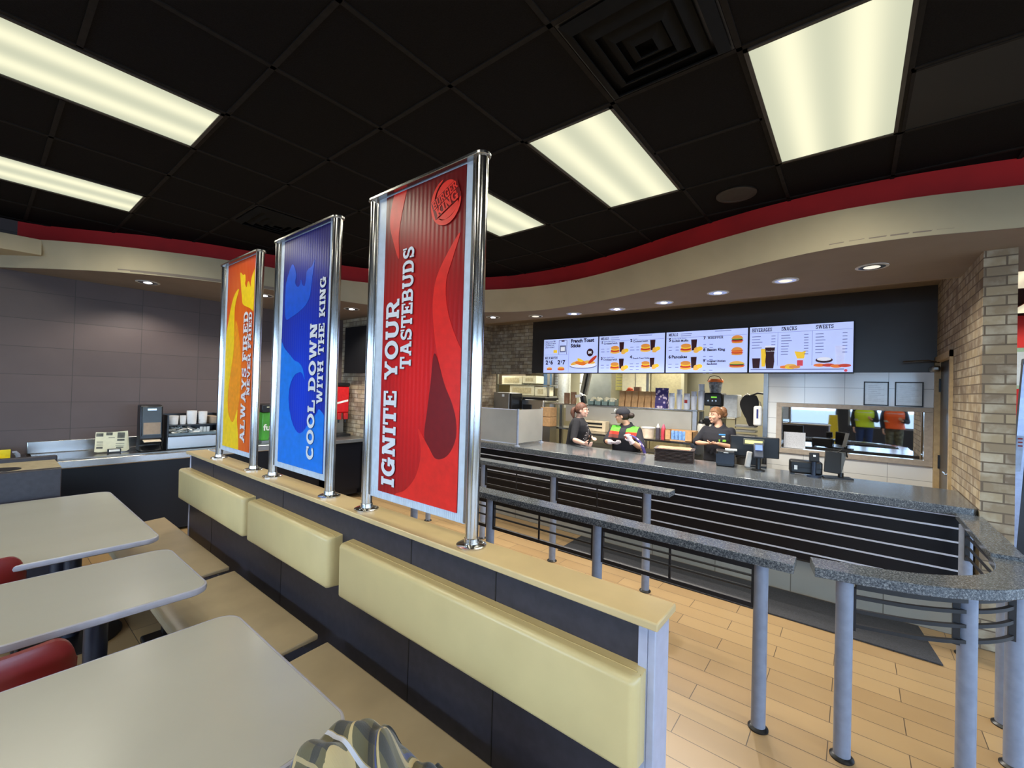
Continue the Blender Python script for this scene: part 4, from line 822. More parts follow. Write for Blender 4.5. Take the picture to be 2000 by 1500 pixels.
for (a,b,w_,h_) in ((-.095,.075,.055,.035),(-.02,.085,.05,.03),(.075,.07,.06,.06),(.075,.02,.06,.02),(-.09,.0,.05,.006),(-.09,-.02,.05,.004),(-.09,-.035,.05,.004),(.07,-.02,.07,.005),(.07,-.04,.07,.004),(-.09,-.06,.05,.02),(.07,-.06,.06,.012),(.0,.045,.05,.006)):
    c=Vector((-.01,.012,.115))+rot@Vector((a,-.002,b)); m.obox(c,(w_,.001,h_),(R(-8),R(3),0))
m.obj('print_blocks',mat('newsprint_ink',(92,92,84),.8,var=.2),t,local=True)
M().obox((.01,-.02,.022),(.11,.03,.044)).obj('holder',M_black,t,local=True,bevel=.006); M().obox((.01,-.037,.026),(.085,.003,.022)).obj('holder_label',M_paper,t,local=True)
t=thing('napkin_dispenser','tall black napkin tower with brown napkins on the condiment counter','napkin dispenser',(-6.22,1.235,.897),R(90))
M().prism([(-.02,.51),(-.085,.50),(-.11,.13),(-.08,.11),(-.06,.06),(-.13,.0),(.10,.0),(.06,.08),(.05,.12),(.06,.51)],-.10,.10,axis=0).obj('tower',M_black,t,local=True,bevel=.012,seg=3)
M().obox((0,-.105,.33),(.17,.008,.32),(R(-4),0,0)).obj('smoked_window',mat('smoked_plastic',(44,46,42),.3),t,local=True,bevel=.003); M().obox((0,-.1145,.25),(.15,.008,.13),(R(-4),0,0)).obj('napkin_stack',mat('kraft_napkin',(158,138,118),.9,var=.04),t,local=True)
M().prism([(-.17,.105),(-.10,.12),(-.10,.126),(-.165,.113)],-.075,.075,axis=0).obj('napkin',mat('pale_napkin',(214,196,170),.9),t,local=True); M().obox((0,-.098,.46),(.08,.006,.02),(R(-4),0,0)).obj('latch',M_steel,t,local=True)
t=thing('condiment_rack','clear two tier condiment rack beside the napkin tower','condiment rack',(-6.22,1.64,.897))
M().box(-6.42,1.36,.897,-6.06,1.375,1.29).obj('side_panel',M_black,t); M().box(-6.42,1.90,.897,-6.06,1.915,1.29).obj('side_panel',M_black,t)
M().box(-6.42,1.37,.897,-6.06,1.905,.91).box(-6.42,1.37,1.045,-6.06,1.905,1.055).box(-6.42,1.37,1.165,-6.08,1.905,1.175).obj('shelf',M_black,t)
M().box(-6.065,1.37,.91,-6.058,1.905,1.04).obj('lower_mirror_front',M_steel,t); M().box(-6.065,1.37,1.055,-6.060,1.905,1.085).obj('bin_front',mat('clear_acrylic_edge',(150,170,180),.1,trans=.6),t); M().box(-6.42,1.37,1.055,-6.40,1.905,1.29).obj('back_panel',M_black,t)
M_cup=mat('white_paper_cup',(226,224,222),.5,var=.02)
for y,r,z,h,lb in ((1.44,.052,1.176,.10,'short wide stack of white lids on the condiment rack, leftmost'),(1.535,.032,1.176,.10,'slim white cup stack on the condiment rack'),(1.62,.050,1.176,.155,'tallest white cup stack on the condiment rack'),(1.73,.045,1.176,.145,'second tallest white cup stack on the condiment rack')):
    pr=[(r*.88,0)]
    for i in range(6): pr+=[(r*(.9+.02*i),h*(i+.4)/6.5),(r*(.93+.02*i),h*(i+.45)/6.5)]
    pr+=[(r,h*.97),(r*1.04,h),(r*.9,h)]
    tag(M().lathe((-6.19,y,z),pr,28).obj('cup_stack',M_cup,smooth=True),lb,'cups','cup stacks on the condiment rack')
tag(M().box(-6.38,1.80,1.176,-6.12,1.89,1.26).obj('lid_box',mat('kraft_box',(150,132,112),.7),bevel=.004),'brown lid box at the right end of the condiment rack top','box')
m=M(); rr=random.Random(3)
for i in range(70): m.obox((-6.36+.28*rr.random(),1.40+.26*rr.random(),1.062+.075*rr.random()),(.05,.075,.004),(rr.uniform(-.6,.6),rr.uniform(-.6,.6),rr.uniform(0,3)))
o=tag(m.obj('condiment_packets',M_paper),'heap of white sugar packets in the middle tier of the rack','packets'); o['kind']='stuff'
for y in (1.70,1.735,1.77): tag(M().obox((-6.12,y,1.10),(.012,.03,.085),(0,.1,0)).obj('straw_bundle',M_paper,bevel=.003),'white wrapped bundle standing in the middle tier of the rack','straws','wrapped bundles in the condiment rack')
tag(M().obox((-6.15,1.85,1.072),(.08,.06,.03),(0,0,.4)).obj('folded_napkin',M_paper,bevel=.006),'small white folded napkin at right in the rack','napkin')
# tea dispenser
M_tea=mat('green_tea_wrap',(70,150,46),.35,var=.10,scale=7)
t=thing('tea_dispenser','green iced tea dispenser between the orange and blue banners','tea dispenser',(-6.2,2.47,.897))
M().box(-6.40,2.34,.93,-6.02,2.60,1.30).obj('green_body',M_tea,t,bevel=.012); M().box(-6.41,2.33,1.30,-6.01,2.61,1.40).obj('lid',M_black,t,bevel=.01); M().box(-6.40,2.34,.897,-6.02,2.60,.93).obj('base',M_steel2,t)
M().obox((-6.0,2.52,1.225),(.03,.06,.04)).obox((-5.985,2.52,1.185),(.03,.02,.07)).obj('tap',M_black,t,bevel=.004); M().obox((-6.007,2.49,1.345),(.006,.04,.02)).obox((-6.007,2.40,1.37),(.006,.03,.012)).obj('lid_badge',mat('pale_badge',(220,214,180),.4),t)
m=M(); plain_text(m,'fuze',(-6.0175,2.355,1.065),(0,1,0),(0,0,1),.115,.025); m.obj('brand_lettering',M_paper,t)
m=M(); q=[(2.50+.055*math.cos(R(a))*1.0+.02*math.sin(R(a)),1.0+.045*math.sin(R(a))+.02*math.cos(R(a))) for a in range(0,360,15)]; m.add([(-6.0172,a,b) for a,b in q],[tuple(range(len(q)))]); m.obj('lemon_picture',mat('lemon_print',(228,206,70),.4),t)
M().lathe((-6.012,2.44,.955),[(.0,-.018),(.018,-.01),(.018,.01),(0,.018)],14).obj('drain_knob',M_black,t,smooth=True)
# soft drink tower, wall screen
t=thing('drink_dispenser','tall red soft drink dispenser mostly behind the blue banner','drink dispenser',(-6.3,3.4,.897))
M().box(-6.58,3.12,1.25,-6.22,3.68,1.66).obj('red_body',mat('glossy_red_panel',(206,30,36),.25),t,bevel=.02); M().box(-6.58,3.11,1.66,-6.21,3.69,1.72).obj('cap',M_black,t,bevel=.02); M().box(-6.58,3.14,.897,-6.34,3.66,1.25).obj('back_splash',M_steel2,t); M().box(-6.5,3.14,.897,-6.12,3.66,.93).obj('drip_tray',M_black,t)
m=M(); m.add([(-6.2185,3.14,1.40),(-6.2185,3.24,1.47),(-6.2185,3.40,1.40),(-6.2185,3.66,1.46),(-6.2185,3.66,1.43),(-6.2185,3.40,1.37),(-6.2185,3.20,1.43)],[(0,1,2,3,4,5,6)]); m.obj('white_wave',M_paper,t)
for y in (3.18,3.29,3.40,3.51,3.62): M().box(-6.25,y-.03,1.15,-6.19,y+.03,1.25).obj('valve',mat('valve_red',(190,34,36),.4),t,bevel=.006); M().cyl((-6.22,y,1.10),(-6.22,y,1.15),.012).obj('nozzle',M_black,t)
t=thing('drink_counter','black front drink counter with steel top in the brick corner','counter',(-6.2,3.5,0))
M().box(-6.59,3.15,.06,-5.86,3.70,.84).obj('cabinet',M_front,t)
for x,y in ((-5.80,3.17),(-5.80,3.68)): M().box(x-.015,y-.015,0,x+.015,y+.015,.865).obj('leg',M_steel,t)
M().box(-6.59,3.10,.845,-5.74,3.745,.895).obj('top',M_steel2,t,bevel=.003); M().box(-5.86,3.15,.14,-5.82,3.70,.84).obj('door_panel',M_front,t)
t=thing('wall_screen','switched off black wall screen on brick between the blue and red banners','screen',(-5.95,3.70,1.87)); M().box(-6.37,3.66,1.875,-5.55,3.70,2.60).obj('panel',mat('screen_black',(14,14,16),.5),t,bevel=.004); M().box(-6.1,3.70,2.0,-5.8,3.75,2.4).obj('wall_bracket',M_black,t)
tag(M().box(-6.32,-.25,.897,-6.30,.222,.985).box(-6.34,-.25,.895,-6.2,.222,.9).obj('yellow_sign',mat('yellow_card',(226,206,30),.5),bevel=.003),'bright yellow card standing at far left edge on the counter','sign')
t=thing('side_counter','low dark counter under the yellow card at far left','counter',(-6.3,-.4,0)); M().box(-6.59,-1.2,.03,-5.95,.31,.86).obj('cabinet',M_front,t); M().box(-6.59,-1.2,.86,-5.9,.33,.894).obj('top',M_lam,t)
tag(M().tube([(-6.3,.235,.950),(-6.3,.25,.955),(-6.3,.268,.93),(-6.3,.27,.895)],.018,10).obj('grey_bracket',M_post,smooth=True),'small curved grey bracket right of the yellow card','bracket')
# ---------------------------------------------------------------- kitchen shell
struct(M().box(-9.2,9.0,0,.69,9.15,2.9).obj('wall_kitchen_back',M_olive)); struct(M().box(-9.3,6.6,0,-9.15,9.0,2.9).obj('wall_kitchen_left',M_olive))
struct(M().box(-9.2,6.6,2.55,.69,9.0,2.6).obj('ceiling_kitchen',mat('kitchen_ceiling',(206,204,190),.8,var=.03)))
struct(M().box(.55,6.6,0,.69,9.0,2.55).obj('wall_kitchen_right',M_olive)); struct(M().box(-9.2,6.45,0,-5.86,6.6,2.9).obj('wall_kitchen_front',M_olive))
struct(M().box(-.93,6.44,0,-.88,6.62,2.0).obj('trim_6',M_steel)) 
M_kl=mat('kitchen_lamp',(255,250,238),.5,var=0,emit=13.)
for x in (-6.6,-4.7,-2.8,-1.0):
    t=thing('kitchen_light','bright kitchen ceiling strip light behind the header, over x%s'%('left end' if x<-6 else '') if False else {-6.6:'kitchen ceiling light at the far left of the opening',-4.7:'kitchen ceiling light above the steel cabinet',-2.8:'kitchen ceiling light above the paper bags',-1.0:'kitchen ceiling light above the white tiled end'}[x],'ceiling light',(x,7.8,2.55))
    M().box(x-.3,7.2,2.50,x+.3,8.4,2.55).obj('housing',M_white,t); M().box(x-.28,7.22,2.49,x+.28,8.38,2.50).obj('diffuser',M_kl,t)
t=thing('hood_light','small bright strip light under the hood just right of the red banner','light',(-5.47,6.97,2.10)); M().box(-5.69,6.9,2.06,-5.25,7.05,2.10).obj('diffuser',M_kl,t); M().box(-5.69,6.9,2.10,-5.25,7.05,2.55).obj('housing',M_steel2,t)
# pass-through shelf unit
t=thing('pass_shelf','stainless pass through shelf unit behind the staff','shelf',(-3.1,7.0,0))
M().box(-4.55,6.86,1.425,-1.86,7.22,1.45).obj('upper_shelf',M_steel,t,bevel=.003); M().box(-4.2,6.88,1.13,-1.95,6.90,1.42).obj('front_panel',M_sat,t)
M().box(-4.55,6.86,.97,-1.86,7.3,1.0).obj('lower_shelf',M_steel,t); M().box(-4.5,6.9,.45,-1.9,7.3,.48).obj('bottom_shelf',M_steel2,t)
for x in (-4.52,-1.90): M().box(x-.03,6.86,0,x+.03,6.92,1.425).obj('post',mat('pale_blue_steel',(170,180,196),.4,metal=.5),t)
for x in (-4.52,-1.90): M().box(x-.03,7.22,0,x+.03,7.28,1.425).obj('post',M_steel2,t)
# things on the upper shelf
M_kraft=mat('kraft_paper_bag',(176,138,96),.85,var=.10,scale=18)
def bag_mesh(m,w,d,h):
    n=[(-w/2,-d/2),(0,-d/2),(w/2,-d/2),(w/2,0),(w/2,d/2),(0,d/2),(-w/2,d/2),(-w/2,0)]
    def ring(z,k,g): return [(x*k if abs(x)>0 and abs(y)>0 else (x*k if y else x*g),y*(1 if z<h*.5 else .5) ,z) for x,y in n]
    m.rings([ring(0,1,1),ring(h*.25,1,.9),ring(h*.6,1.03,.35),ring(h,1.08,.15)]); return m
for i in range(6):
    x=-3.13+i*.113+(.02 if i==5 else 0); o=bag_mesh(M(),.094+(.012 if i==5 else 0),.10,.265).obj('paper_bag',M_kraft)
    o.location=(x,7.0,1.45); o.rotation_euler=(0,R((-1,1,2,3,1,-1)[i]),0); tag(o,['brown paper bag, first from the left on the shelf','brown paper bag, second from the left on the shelf','brown paper bag, third from the left, leaning slightly','brown paper bag, fourth from the left, tilted most','brown paper bag, fifth from the left on the shelf','widest brown paper bag beside the purple bag'][i],'paper bag','brown paper bags on the pass shelf')
def purple():
    k=N('purple_printed_bag'); v=k.n('TexVoronoi'); v.inputs['Scale'].default_value=19; k.l(k.pos(),v.inputs['Vector']); k.set('Base Color',k.ramp(v.outputs['Distance'],[(.0,(222,214,226)),(.34,(212,190,214)),(.42,(60,48,120)),(.9,(52,40,108))])); k.set('Roughness',.6); MC['purple']=k.m; return k.m
M_pur=purple(); o=bag_mesh(M(),.185,.11,.33).obj('purple_bag',M_pur); o.location=(-2.455,7.0,1.45); tag(o,'purple patterned bag between brown bags and cup stacks','bag')
for i,(x,r,h,lb) in enumerate(((-2.295,.050,.25,'cup stack nearest the purple bag, plain pale blue white'),(-2.175,.046,.31,'second cup stack from the purple bag'),(-2.06,.052,.25,'third cup stack, with red mark'),(-1.955,.046,.285,'fourth cup stack, short ribbed'),(-1.845,.050,.40,'tallest cup stack at the right shelf end'))):
    pr=[(r*.75,0)]; nn=12
    for k_ in range(nn): pr+=[(r*.78+ r*.2*k_/nn,h*.72*(k_+.8)/nn),(r*.83+r*.2*k_/nn,h*.72*(k_+.85)/nn)]
    pr+=[(r*.98,h*.74),(r*.80,h*.76),(r*.86,h*.98),(r*.92,h),(r*.7,h)]
    t=thing('cup_stack',lb,'cups',(x,7.0,1.45),group='cup stacks on the pass shelf'); M().lathe((0,0,0),pr,24).obj('cups',mat('pale_cup',(206,212,226),.5,var=.02),t,local=True,smooth=True)
    if i==2: M().box(-.022,-r*1.02,.10,.022,-r*.94,.15).obj('red_mark',mat('red_ink',(150,40,40),.5),t,local=True)
for i in range(4):
    x=-3.70+i*.135; t=thing('sachet_bin','clear bin of sachets on the shelf, '+('leftmost','second from left','third from left','rightmost, next to the paper bags')[i],'bin',(x,6.98,1.45),group='sachet bins on the pass shelf')
    M().box(-.06,-.07,0,.06,.07,.006).box(-.06,-.07,0,.06,-.064,.07).box(-.06,.064,0,.06,.07,.12).box(-.06,-.07,0,-.055,.07,.10).box(.055,-.07,0,.06,.07,.10).obj('bin',mat('smoky_acrylic',(120,140,136),.15),t,local=True)
    m=M(); rr=random.Random(i)
    for q in range(14): m.obox((rr.uniform(-.04,.04),rr.uniform(-.05,.05),.06+.05*rr.random()),(.045,.004,.07),(rr.uniform(-.4,.4),rr.uniform(-.5,.5),rr.uniform(-.5,.5)))
    o=m.obj('sachets',mat('cream_sachet',(222,216,190),.6,var=.08),t,local=True); o['kind']='stuff'
for x,h,lb in ((-4.24,.20,'left'),(-4.10,.22,'right')): 
    pr=[(.05,0)]
    for k_ in range(9): pr+=[(.052,h*(k_+.8)/9),(.057,h*(k_+.9)/9)]
    pr+=[(.056,h)]; tag(M().lathe((x,6.98,1.45),pr,24).obj('brown_cup_stack',mat('brown_ribbed_cup',(150,112,84),.6,var=.05),smooth=True),lb+' of two tall brown ribbed cup stacks on the shelf','cups','brown cup stacks')
t=thing('order_screen','tilted beige order screen on a black arm above the ponytailed woman','screen',(-3.95,7.0,1.45))
M().obox((-3.86,7.0,1.84),(.20,.05,.42),(0,R(16),R(-25))).obj('casing',mat('beige_casing',(170,166,148),.5),t,bevel=.015); M().obox((-3.835,6.97,1.84),(.03,.06,.43),(0,R(16),R(-25))).obj('edge',M_black,t,bevel=.006)
M().obox((-3.90,7.0,1.53),(.09,.09,.16),(0,R(-12),0)).obj('arm',M_black,t,bevel=.015); M().obox((-3.98,6.96,1.60),(.12,.04,.05),(0,R(-10),0)).obj('paper_slip',M_paper,t)
tag(M().ell((-3.07,7.15,1.75),(.05,.05,.03)).box(-3.12,7.10,1.45,-3.02,7.2,1.735).obj('orange_box',mat('orange_carton',(222,96,44),.6),bevel=.005),'orange carton standing behind the leftmost paper bags','carton')
tag(M().box(-2.99,7.12,1.45,-2.88,7.2,1.79).obj('brown_box',mat('brown_carton',(150,122,96),.7),bevel=.005),'brown carton behind the paper bags beside the orange one','carton')
# coffee grinder with bucket
t=thing('coffee_machine','black coffee machine right of the cup stacks','coffee machine',(-1.62,7.1,1.0))
M().box(-1.80,6.98,1.52,-1.55,7.30,1.72).obj('head',M_black,t,bevel=.02); M().box(-1.74,7.15,1.35,-1.60,7.30,1.53).obj('neck',M_black,t); M().cyl((-1.66,7.08,1.38),(-1.66,7.08,1.52),.075,n=24).obj('jug',mat('clear_jug',(130,140,140),.1),t,smooth=True); M().box(-1.78,6.96,1.33,-1.54,7.30,1.36).obj('tray',M_steel2,t)
M().box(-1.70,6.974,1.645,-1.62,6.982,1.665).obj('green_display',mat('green_led',(120,200,60),.4,emit=.8),t); M().box(-1.80,6.98,.97,-1.55,7.30,1.33).obj('base',M_black,t,bevel=.01)
for x in (-1.74,-1.68,-1.63): M().cyl((x,6.985,1.60),(x,6.975,1.60),.012).obj('button',M_steel,t)
t=thing('ingredient_bucket','grey bucket with orange lid on top of the coffee machine','bucket',(-1.67,7.1,1.72))
M().lathe((-1.67,7.1,1.72),[(.075,0),(.10,.16),(.10,.17)],28).obj('bucket',mat('grey_printed_bucket',(112,116,122),.4,var=.35,scale=30),t,smooth=True); M().lathe((-1.67,7.1,1.885),[(.108,0),(.11,.02),(.10,.045),(.09,.05)],28).obj('lid',mat('orange_lid',(224,112,40),.4),t,smooth=True)
M().tube([(-1.775,7.06,1.90),(-1.74,7.03,1.965),(-1.67,7.02,1.985),(-1.60,7.03,1.965),(-1.565,7.06,1.90)],.005,8).obj('handle',M_black,t,smooth=True)
tag(M().box(-1.53,7.0,1.36,-1.34,7.3,1.70).obj('white_machine',mat('white_appliance',(206,210,212),.3),bevel=.012),'white appliance box right of the coffee machine','appliance')
for x,lb in ((-1.78,'left'),(-1.62,'right')):
    t=thing('coffee_urn','white and black coffee flask, '+lb+' of two beside the woman\'s face','coffee flask',(x,6.8,1.0)); M().lathe((x,6.8,1.02),[(.055,0),(.06,.02),(.06,.20),(.04,.24)],24).obj('flask',mat('flask_white',(206,204,196),.3),t,smooth=True); M().lathe((x,6.8,1.255),[(.045,0),(.05,.02),(.03,.06)],20).obj('lid',M_black,t,smooth=True); M().tube([(x+.06,6.78,1.20),(x+.10,6.77,1.17),(x+.06,6.78,1.07)],.008,8).obj('handle',M_black,t,smooth=True)
t=thing('side_bench','steel work bench behind the woman at right','work bench',(-1.4,7.0,0)); M().box(-1.86,6.72,.985,-.95,7.35,1.015).obj('top',M_steel,t,bevel=.003); M().box(-1.84,6.75,.05,-.97,7.3,.985).obj('cabinet',M_steel2,t)
tag(M().tube([(-1.42,7.3,1.2),(-1.40,7.25,1.60),(-1.25,7.2,1.72),(-1.08,7.2,1.60),(-.98,7.2,1.20)],.008,8).obj('hose',M_steel,smooth=True),'thin grey hose arching in front of the kitchen wall','hose')
t=thing('wire_rack','low wire rack of grey trays beside the apron','rack',(-1.2,7.0,1.015))
for z in (1.03,1.10,1.17,1.24): M().box(-1.34,6.85,z,-1.08,7.05,z+.03).obj('tray',mat('grey_tray',(140,140,136),.5),t,bevel=.004)
# lids/cartons near the till
t=thing('kraft_tray_stack','stack of brown pulp cup carriers right of the woman at right','carrier stack',(-1.06,6.2,.90))
for k_ in range(8): M().box(-1.13,6.24,.947+k_*.022,-.95,6.40,.963+k_*.022).obj('carrier',mat('pulp_brown',(150,136,116),.9,var=.08),t,bevel=.004)
M().box(-1.14,6.23,.915,-.945,6.41,.946).obj('base',M_steel2,t)
t=thing('white_sign','small white sign box beside the brown carrier stack','sign',(-1.22,6.15,.95)); M().box(-1.245,6.24,.915,-1.145,6.27,1.11).obj('card',M_paper,t,bevel=.002); M().box(-1.20,6.237,.96,-1.17,6.241,.98).obj('print',M_black,t)
t=thing('back_counter','steel back counter under the carriers','counter',(-1.05,6.3,0)); M().box(-1.20,6.22,.885,-.94,6.45,.915).obj('top',M_steel,t); M().box(-1.19,6.24,.0,-.95,6.43,.885).obj('cabinet',M_steel2,t)
t=thing('soap_dispenser','white soap dispenser with blue stripe on the tiled wall end','soap dispenser',(-.97,6.42,1.33)); M().obox((-.985,6.42,1.43),(.10,.08,.26)).obj('body',M_white,t,bevel=.025,seg=4); M().obox((-.985,6.378,1.46),(.02,.004,.12)).obj('blue_stripe',mat('navy_print',(40,50,120),.5),t)
t=thing('black_apron','black apron hanging from a hook left of the soap dispenser','apron',(-1.12,6.55,1.3))
m=M(); rr=[]
for k_ in range(14):
    u=k_/13; z=1.70-.42*u; w_=.07+.05*math.sin(PI*min(1,u*1.3))-.02*u+.01*math.sin(9*u); x=-1.10-.03*math.sin(3.2*u)+.04*u; rr.append([(x+w_*math.cos(2*PI*i/14),6.56+.035*math.sin(2*PI*i/14)*(1+.3*math.sin(5*u+i)),z) for i in range(14)])
m.rings(rr).obj('cloth',mat('black_cloth',(20,20,22),.95),t,smooth=True); M().tube([(-1.10,6.56,1.69),(-1.02,6.58,1.73),(-.93,6.6,1.72)],.012,8).obj('hook',M_black,t,smooth=True)
# back wall papers, column, cabinets
def paper(x,z,w_,h_,lb,y=8.99,c=(226,228,220)):
    t=thing('wall_paper_notice',lb,'notice',(x,y,z)); M().box(x-w_/2,y-.006,z-h_/2,x+w_/2,y,z+h_/2).obj('sheet',mat('notice_%d_%d'%(c[0],c[2]),c,.7,var=.05,scale=60),t)
    m=M()
    for i in range(5): m.box(x-w_*.38,y-.009,z+h_*.35-i*h_*.16,x+w_*(.38-.1*(i%3)),y-.006,z+h_*.35-i*h_*.16+.012)
    m.obj('print_lines',mat('grey_ink',(150,150,150),.6),t)
paper(-1.95,1.42,.42,.36,'large white wall chart seen right of the woman in the black shirt'); paper(-4.10,1.93,.20,.40,'yellow topped notice left of the cream doors',c=(214,208,130)); paper(-5.72,1.95,.36,.42,'white notices on the back wall beside the round duct',c=(214,222,232))
tag(M().cyl((-5.25,8.5,1.3),(-5.25,8.5,2.55),.15,n=32).obj('round_duct',mat('pale_duct',(196,198,190),.4,metal=.4),smooth=True),'pale round duct rising behind the ponytailed woman','duct')
t=thing('blue_door','narrow pale blue door panel left of the round duct','door',(-5.95,8.9,0)); M().box(-6.12,8.92,.02,-5.86,8.97,2.3).obj('panel',mat('pale_blue_panel',(120,160,206),.4),t); M().box(-6.16,8.90,0,-6.12,8.99,2.35).box(-5.86,8.90,0,-5.82,8.99,2.35).obj('jamb',M_steel2,t)
t=thing('drive_window','bright drive through window on the kitchen back wall','window',(-4.85,8.97,1.4)); M().box(-5.08,8.975,1.45,-4.62,8.99,2.3).obj('lit_pane',mat('daylit_pane',(250,248,226),.5,var=.02,emit=1.1),t); M().box(-5.10,8.95,1.86,-4.6,8.99,1.89).box(-5.10,8.95,1.42,-5.07,8.99,2.32).box(-4.63,8.95,1.42,-4.6,8.99,2.32).obj('frame',M_white,t)
t=thing('cream_cabinet','tall cream cabinet doors behind the paper bags','cabinet',(-3.6,8.8,0)); M().box(-3.92,8.7,.0,-3.30,8.95,2.4).obj('body',mat('cream_enamel',(232,226,192),.4,var=.03),t,bevel=.01); M().box(-3.62,8.69,.1,-3.61,8.70,2.3).box(-3.38,8.69,.1,-3.33,8.70,2.3).obj('door_gap',M_steel2,t)
t=thing('steel_hood_panel','tall steel panel behind the tilted order screen','panel',(-4.5,8.3,0)); M().box(-4.55,8.28,.0,-3.98,8.32,2.4).obj('sheet',mat('hazy_steel',(176,182,172),.35,metal=.7,var=.08,scale=3),t)
t=thing('kitchen_partition','olive kitchen partition right of the cream cabinet','partition',(-2.9,8.6,0)); M().box(-3.22,8.55,.0,-2.62,8.65,2.5).obj('board',mat('olive_panel',(160,152,116),.5),t); M().box(-2.62,8.5,0,-2.56,8.7,2.5).obj('edge',M_olive,t)
t=thing('holding_cabinet','tall shiny steel holding cabinet behind the ponytailed woman','cabinet',(-4.6,6.9,0))
M().box(-5.15,6.75,.0,-4.62,7.3,1.50).obj('body',M_steel,t,bevel=.02); M().box(-5.12,6.735,.98,-4.68,6.75,1.25).obj('drawer_front',mat('pale_steel_door',(206,206,202),.2,metal=.8),t,bevel=.006); M().box(-4.98,6.73,1.03,-4.74,6.736,1.13).obj('label_sheet',M_paper,t); M().box(-5.1,6.73,1.30,-4.9,6.75,1.40).obj('control_panel',M_black,t,bevel=.006); M().box(-5.15,6.78,1.50,-4.60,7.25,1.545).obj('hood_top',M_black,t,bevel=.006)
for z,lb in ((1.20,'upper'),(1.02,'lower')): tag(M().box(-4.58,6.6,z,-4.36,6.82,z+.17).obj('cardboard_box',mat('cardboard_tan',(196,156,112),.85,var=.06),bevel=.004),lb+' tan cardboard box behind the ponytailed woman','box')
tag(M().box(-4.58,6.6,.0,-4.36,6.82,1.015).obj('box_support',M_steel2),'steel support under the cardboard boxes','support')
t=thing('warming_cabinet','square stainless warmer with black side above the counter screen','warmer',(-5.3,6.7,.9))
M().box(-5.62,6.45,.95,-5.22,6.80,1.62).obj('body',M_steel2,t,bevel=.01); M().box(-5.22,6.46,1.3,-5.17,6.80,1.61).obj('black_side',M_black,t,bevel=.004); M().box(-5.40,6.444,1.54,-5.34,6.451,1.59).obj('badge',M_white,t); M().box(-5.6,6.48,.0,-5.2,6.8,.95).obj('stand',M_steel2,t)
bxs=[(-6.55,-5.95,1.80,2.0),(-5.93,-5.55,1.83,2.0),(-6.3,-5.6,1.56,1.78),(-5.58,-5.28,1.56,1.76)]
for i,(x0,x1,z0,z1) in enumerate(bxs):
    t=thing('white_carton',['white carton on the shelf top, upper left','white carton on the shelf top, upper right','wide white carton on the rack with brown print','small white carton on the rack at right'][i],'box',((x0+x1)/2,7.9,z0)); M().box(x0,7.8,z0,x1,8.1,z1).obj('carton',mat('cream_carton',(220,214,184),.8,var=.04),t,bevel=.006); M().box(x0+.08,7.795,z0+.04,x1-.08,7.801,z1-.05).obj('print_panel',mat('carton_print',(190,178,140),.8,var=.08),t)
t=thing('storage_rack','steel storage rack carrying the white cartons','rack',(-6,7.9,0)); M().box(-6.7,7.78,1.78,-5.2,8.12,1.80).box(-6.7,7.78,1.53,-5.2,8.12,1.56).obj('shelf',M_steel2,t)
for x in (-6.68,-5.22): M().box(x-.02,7.78,0,x+.02,7.82,2.2).obj('post',M_steel2,t)
tag(M().box(-7.4,8.4,1.8,-6.3,8.6,2.55).obj('dark_duct',mat('dark_brown_metal',(78,66,50),.6)),'dark brown duct box at the far left of the kitchen','duct')
# lower shelf goods
M_tub=mat('beige_tub',(214,196,176),.5)
t=thing('food_tub','beige plastic tub with label on the prep shelf behind the capped woman','tub',(-2.50,6.6,1.0)); M().lathe((-2.50,6.55,1.0),[(.085,0),(.10,.14),(.10,.145)],24).obj('tub',M_tub,t,smooth=True); M().lathe((-2.50,6.55,1.145),[(.108,0),(.108,.014),(.09,.018)],24).obj('rim',M_white,t,smooth=True)
for x,c,lb in ((-2.345,(70,66,78),'dark grey squeeze bottle beside the beige tub'),(-2.26,(196,66,84),'red squeeze bottle beside the blue cup box')):
    t=thing('squeeze_bottle',lb,'bottle',(x,6.55,1.0)); M().lathe((x,6.55,1.0),[(.034,0),(.036,.01),(.036,.14),(.028,.165)],20).obj('bottle',mat('bottle_%d'%c[0],c,.35),t,smooth=True); M().lathe((x,6.55,1.165),[(.026,0),(.022,.02),(.006,.06)],16).obj('nozzle',M_white if c[0]<100 else mat('pink_nozzle',(214,90,120),.4),t,smooth=True)
t=thing('prep_table','steel prep table between the staff','table',(-2.4,6.5,0)); M().box(-3.6,6.35,.97,-1.75,6.8,1.0).obj('top',M_steel,t); M().box(-3.58,6.38,.78,-1.77,6.78,.80).box(-3.58,6.38,.60,-1.77,6.78,.62).obj('shelf',M_steel2,t)
for x in (-3.56,-1.79): M().box(x-.02,6.37,0,x+.02,6.41,.97).obj('leg',M_steel,t)
t=thing('cup_box','cardboard box full of pale blue wrapped cups on the prep table','box',(-2.0,6.5,1.0)); M().box(-2.20,6.42,1.001,-1.80,6.70,1.012).box(-2.20,6.42,1.0,-2.19,6.70,1.15).box(-1.81,6.42,1.0,-1.80,6.70,1.15).box(-2.20,6.69,1.0,-1.80,6.70,1.15).box(-1.90,6.42,1.0,-1.80,6.43,1.15).box(-2.20,6.42,1.0,-2.12,6.43,1.15).obj('cardboard',mat('cardboard_tan',(196,156,112),.85,var=.06),t)
for i in range(4): M().lathe((-2.09+.055*i,6.46,1.015),[(.026,0),(.028,.11),(.02,.13)],14).obj('wrapped_cups',mat('blue_wrap',(120,160,214),.35,var=.12,scale=40),t,smooth=True)
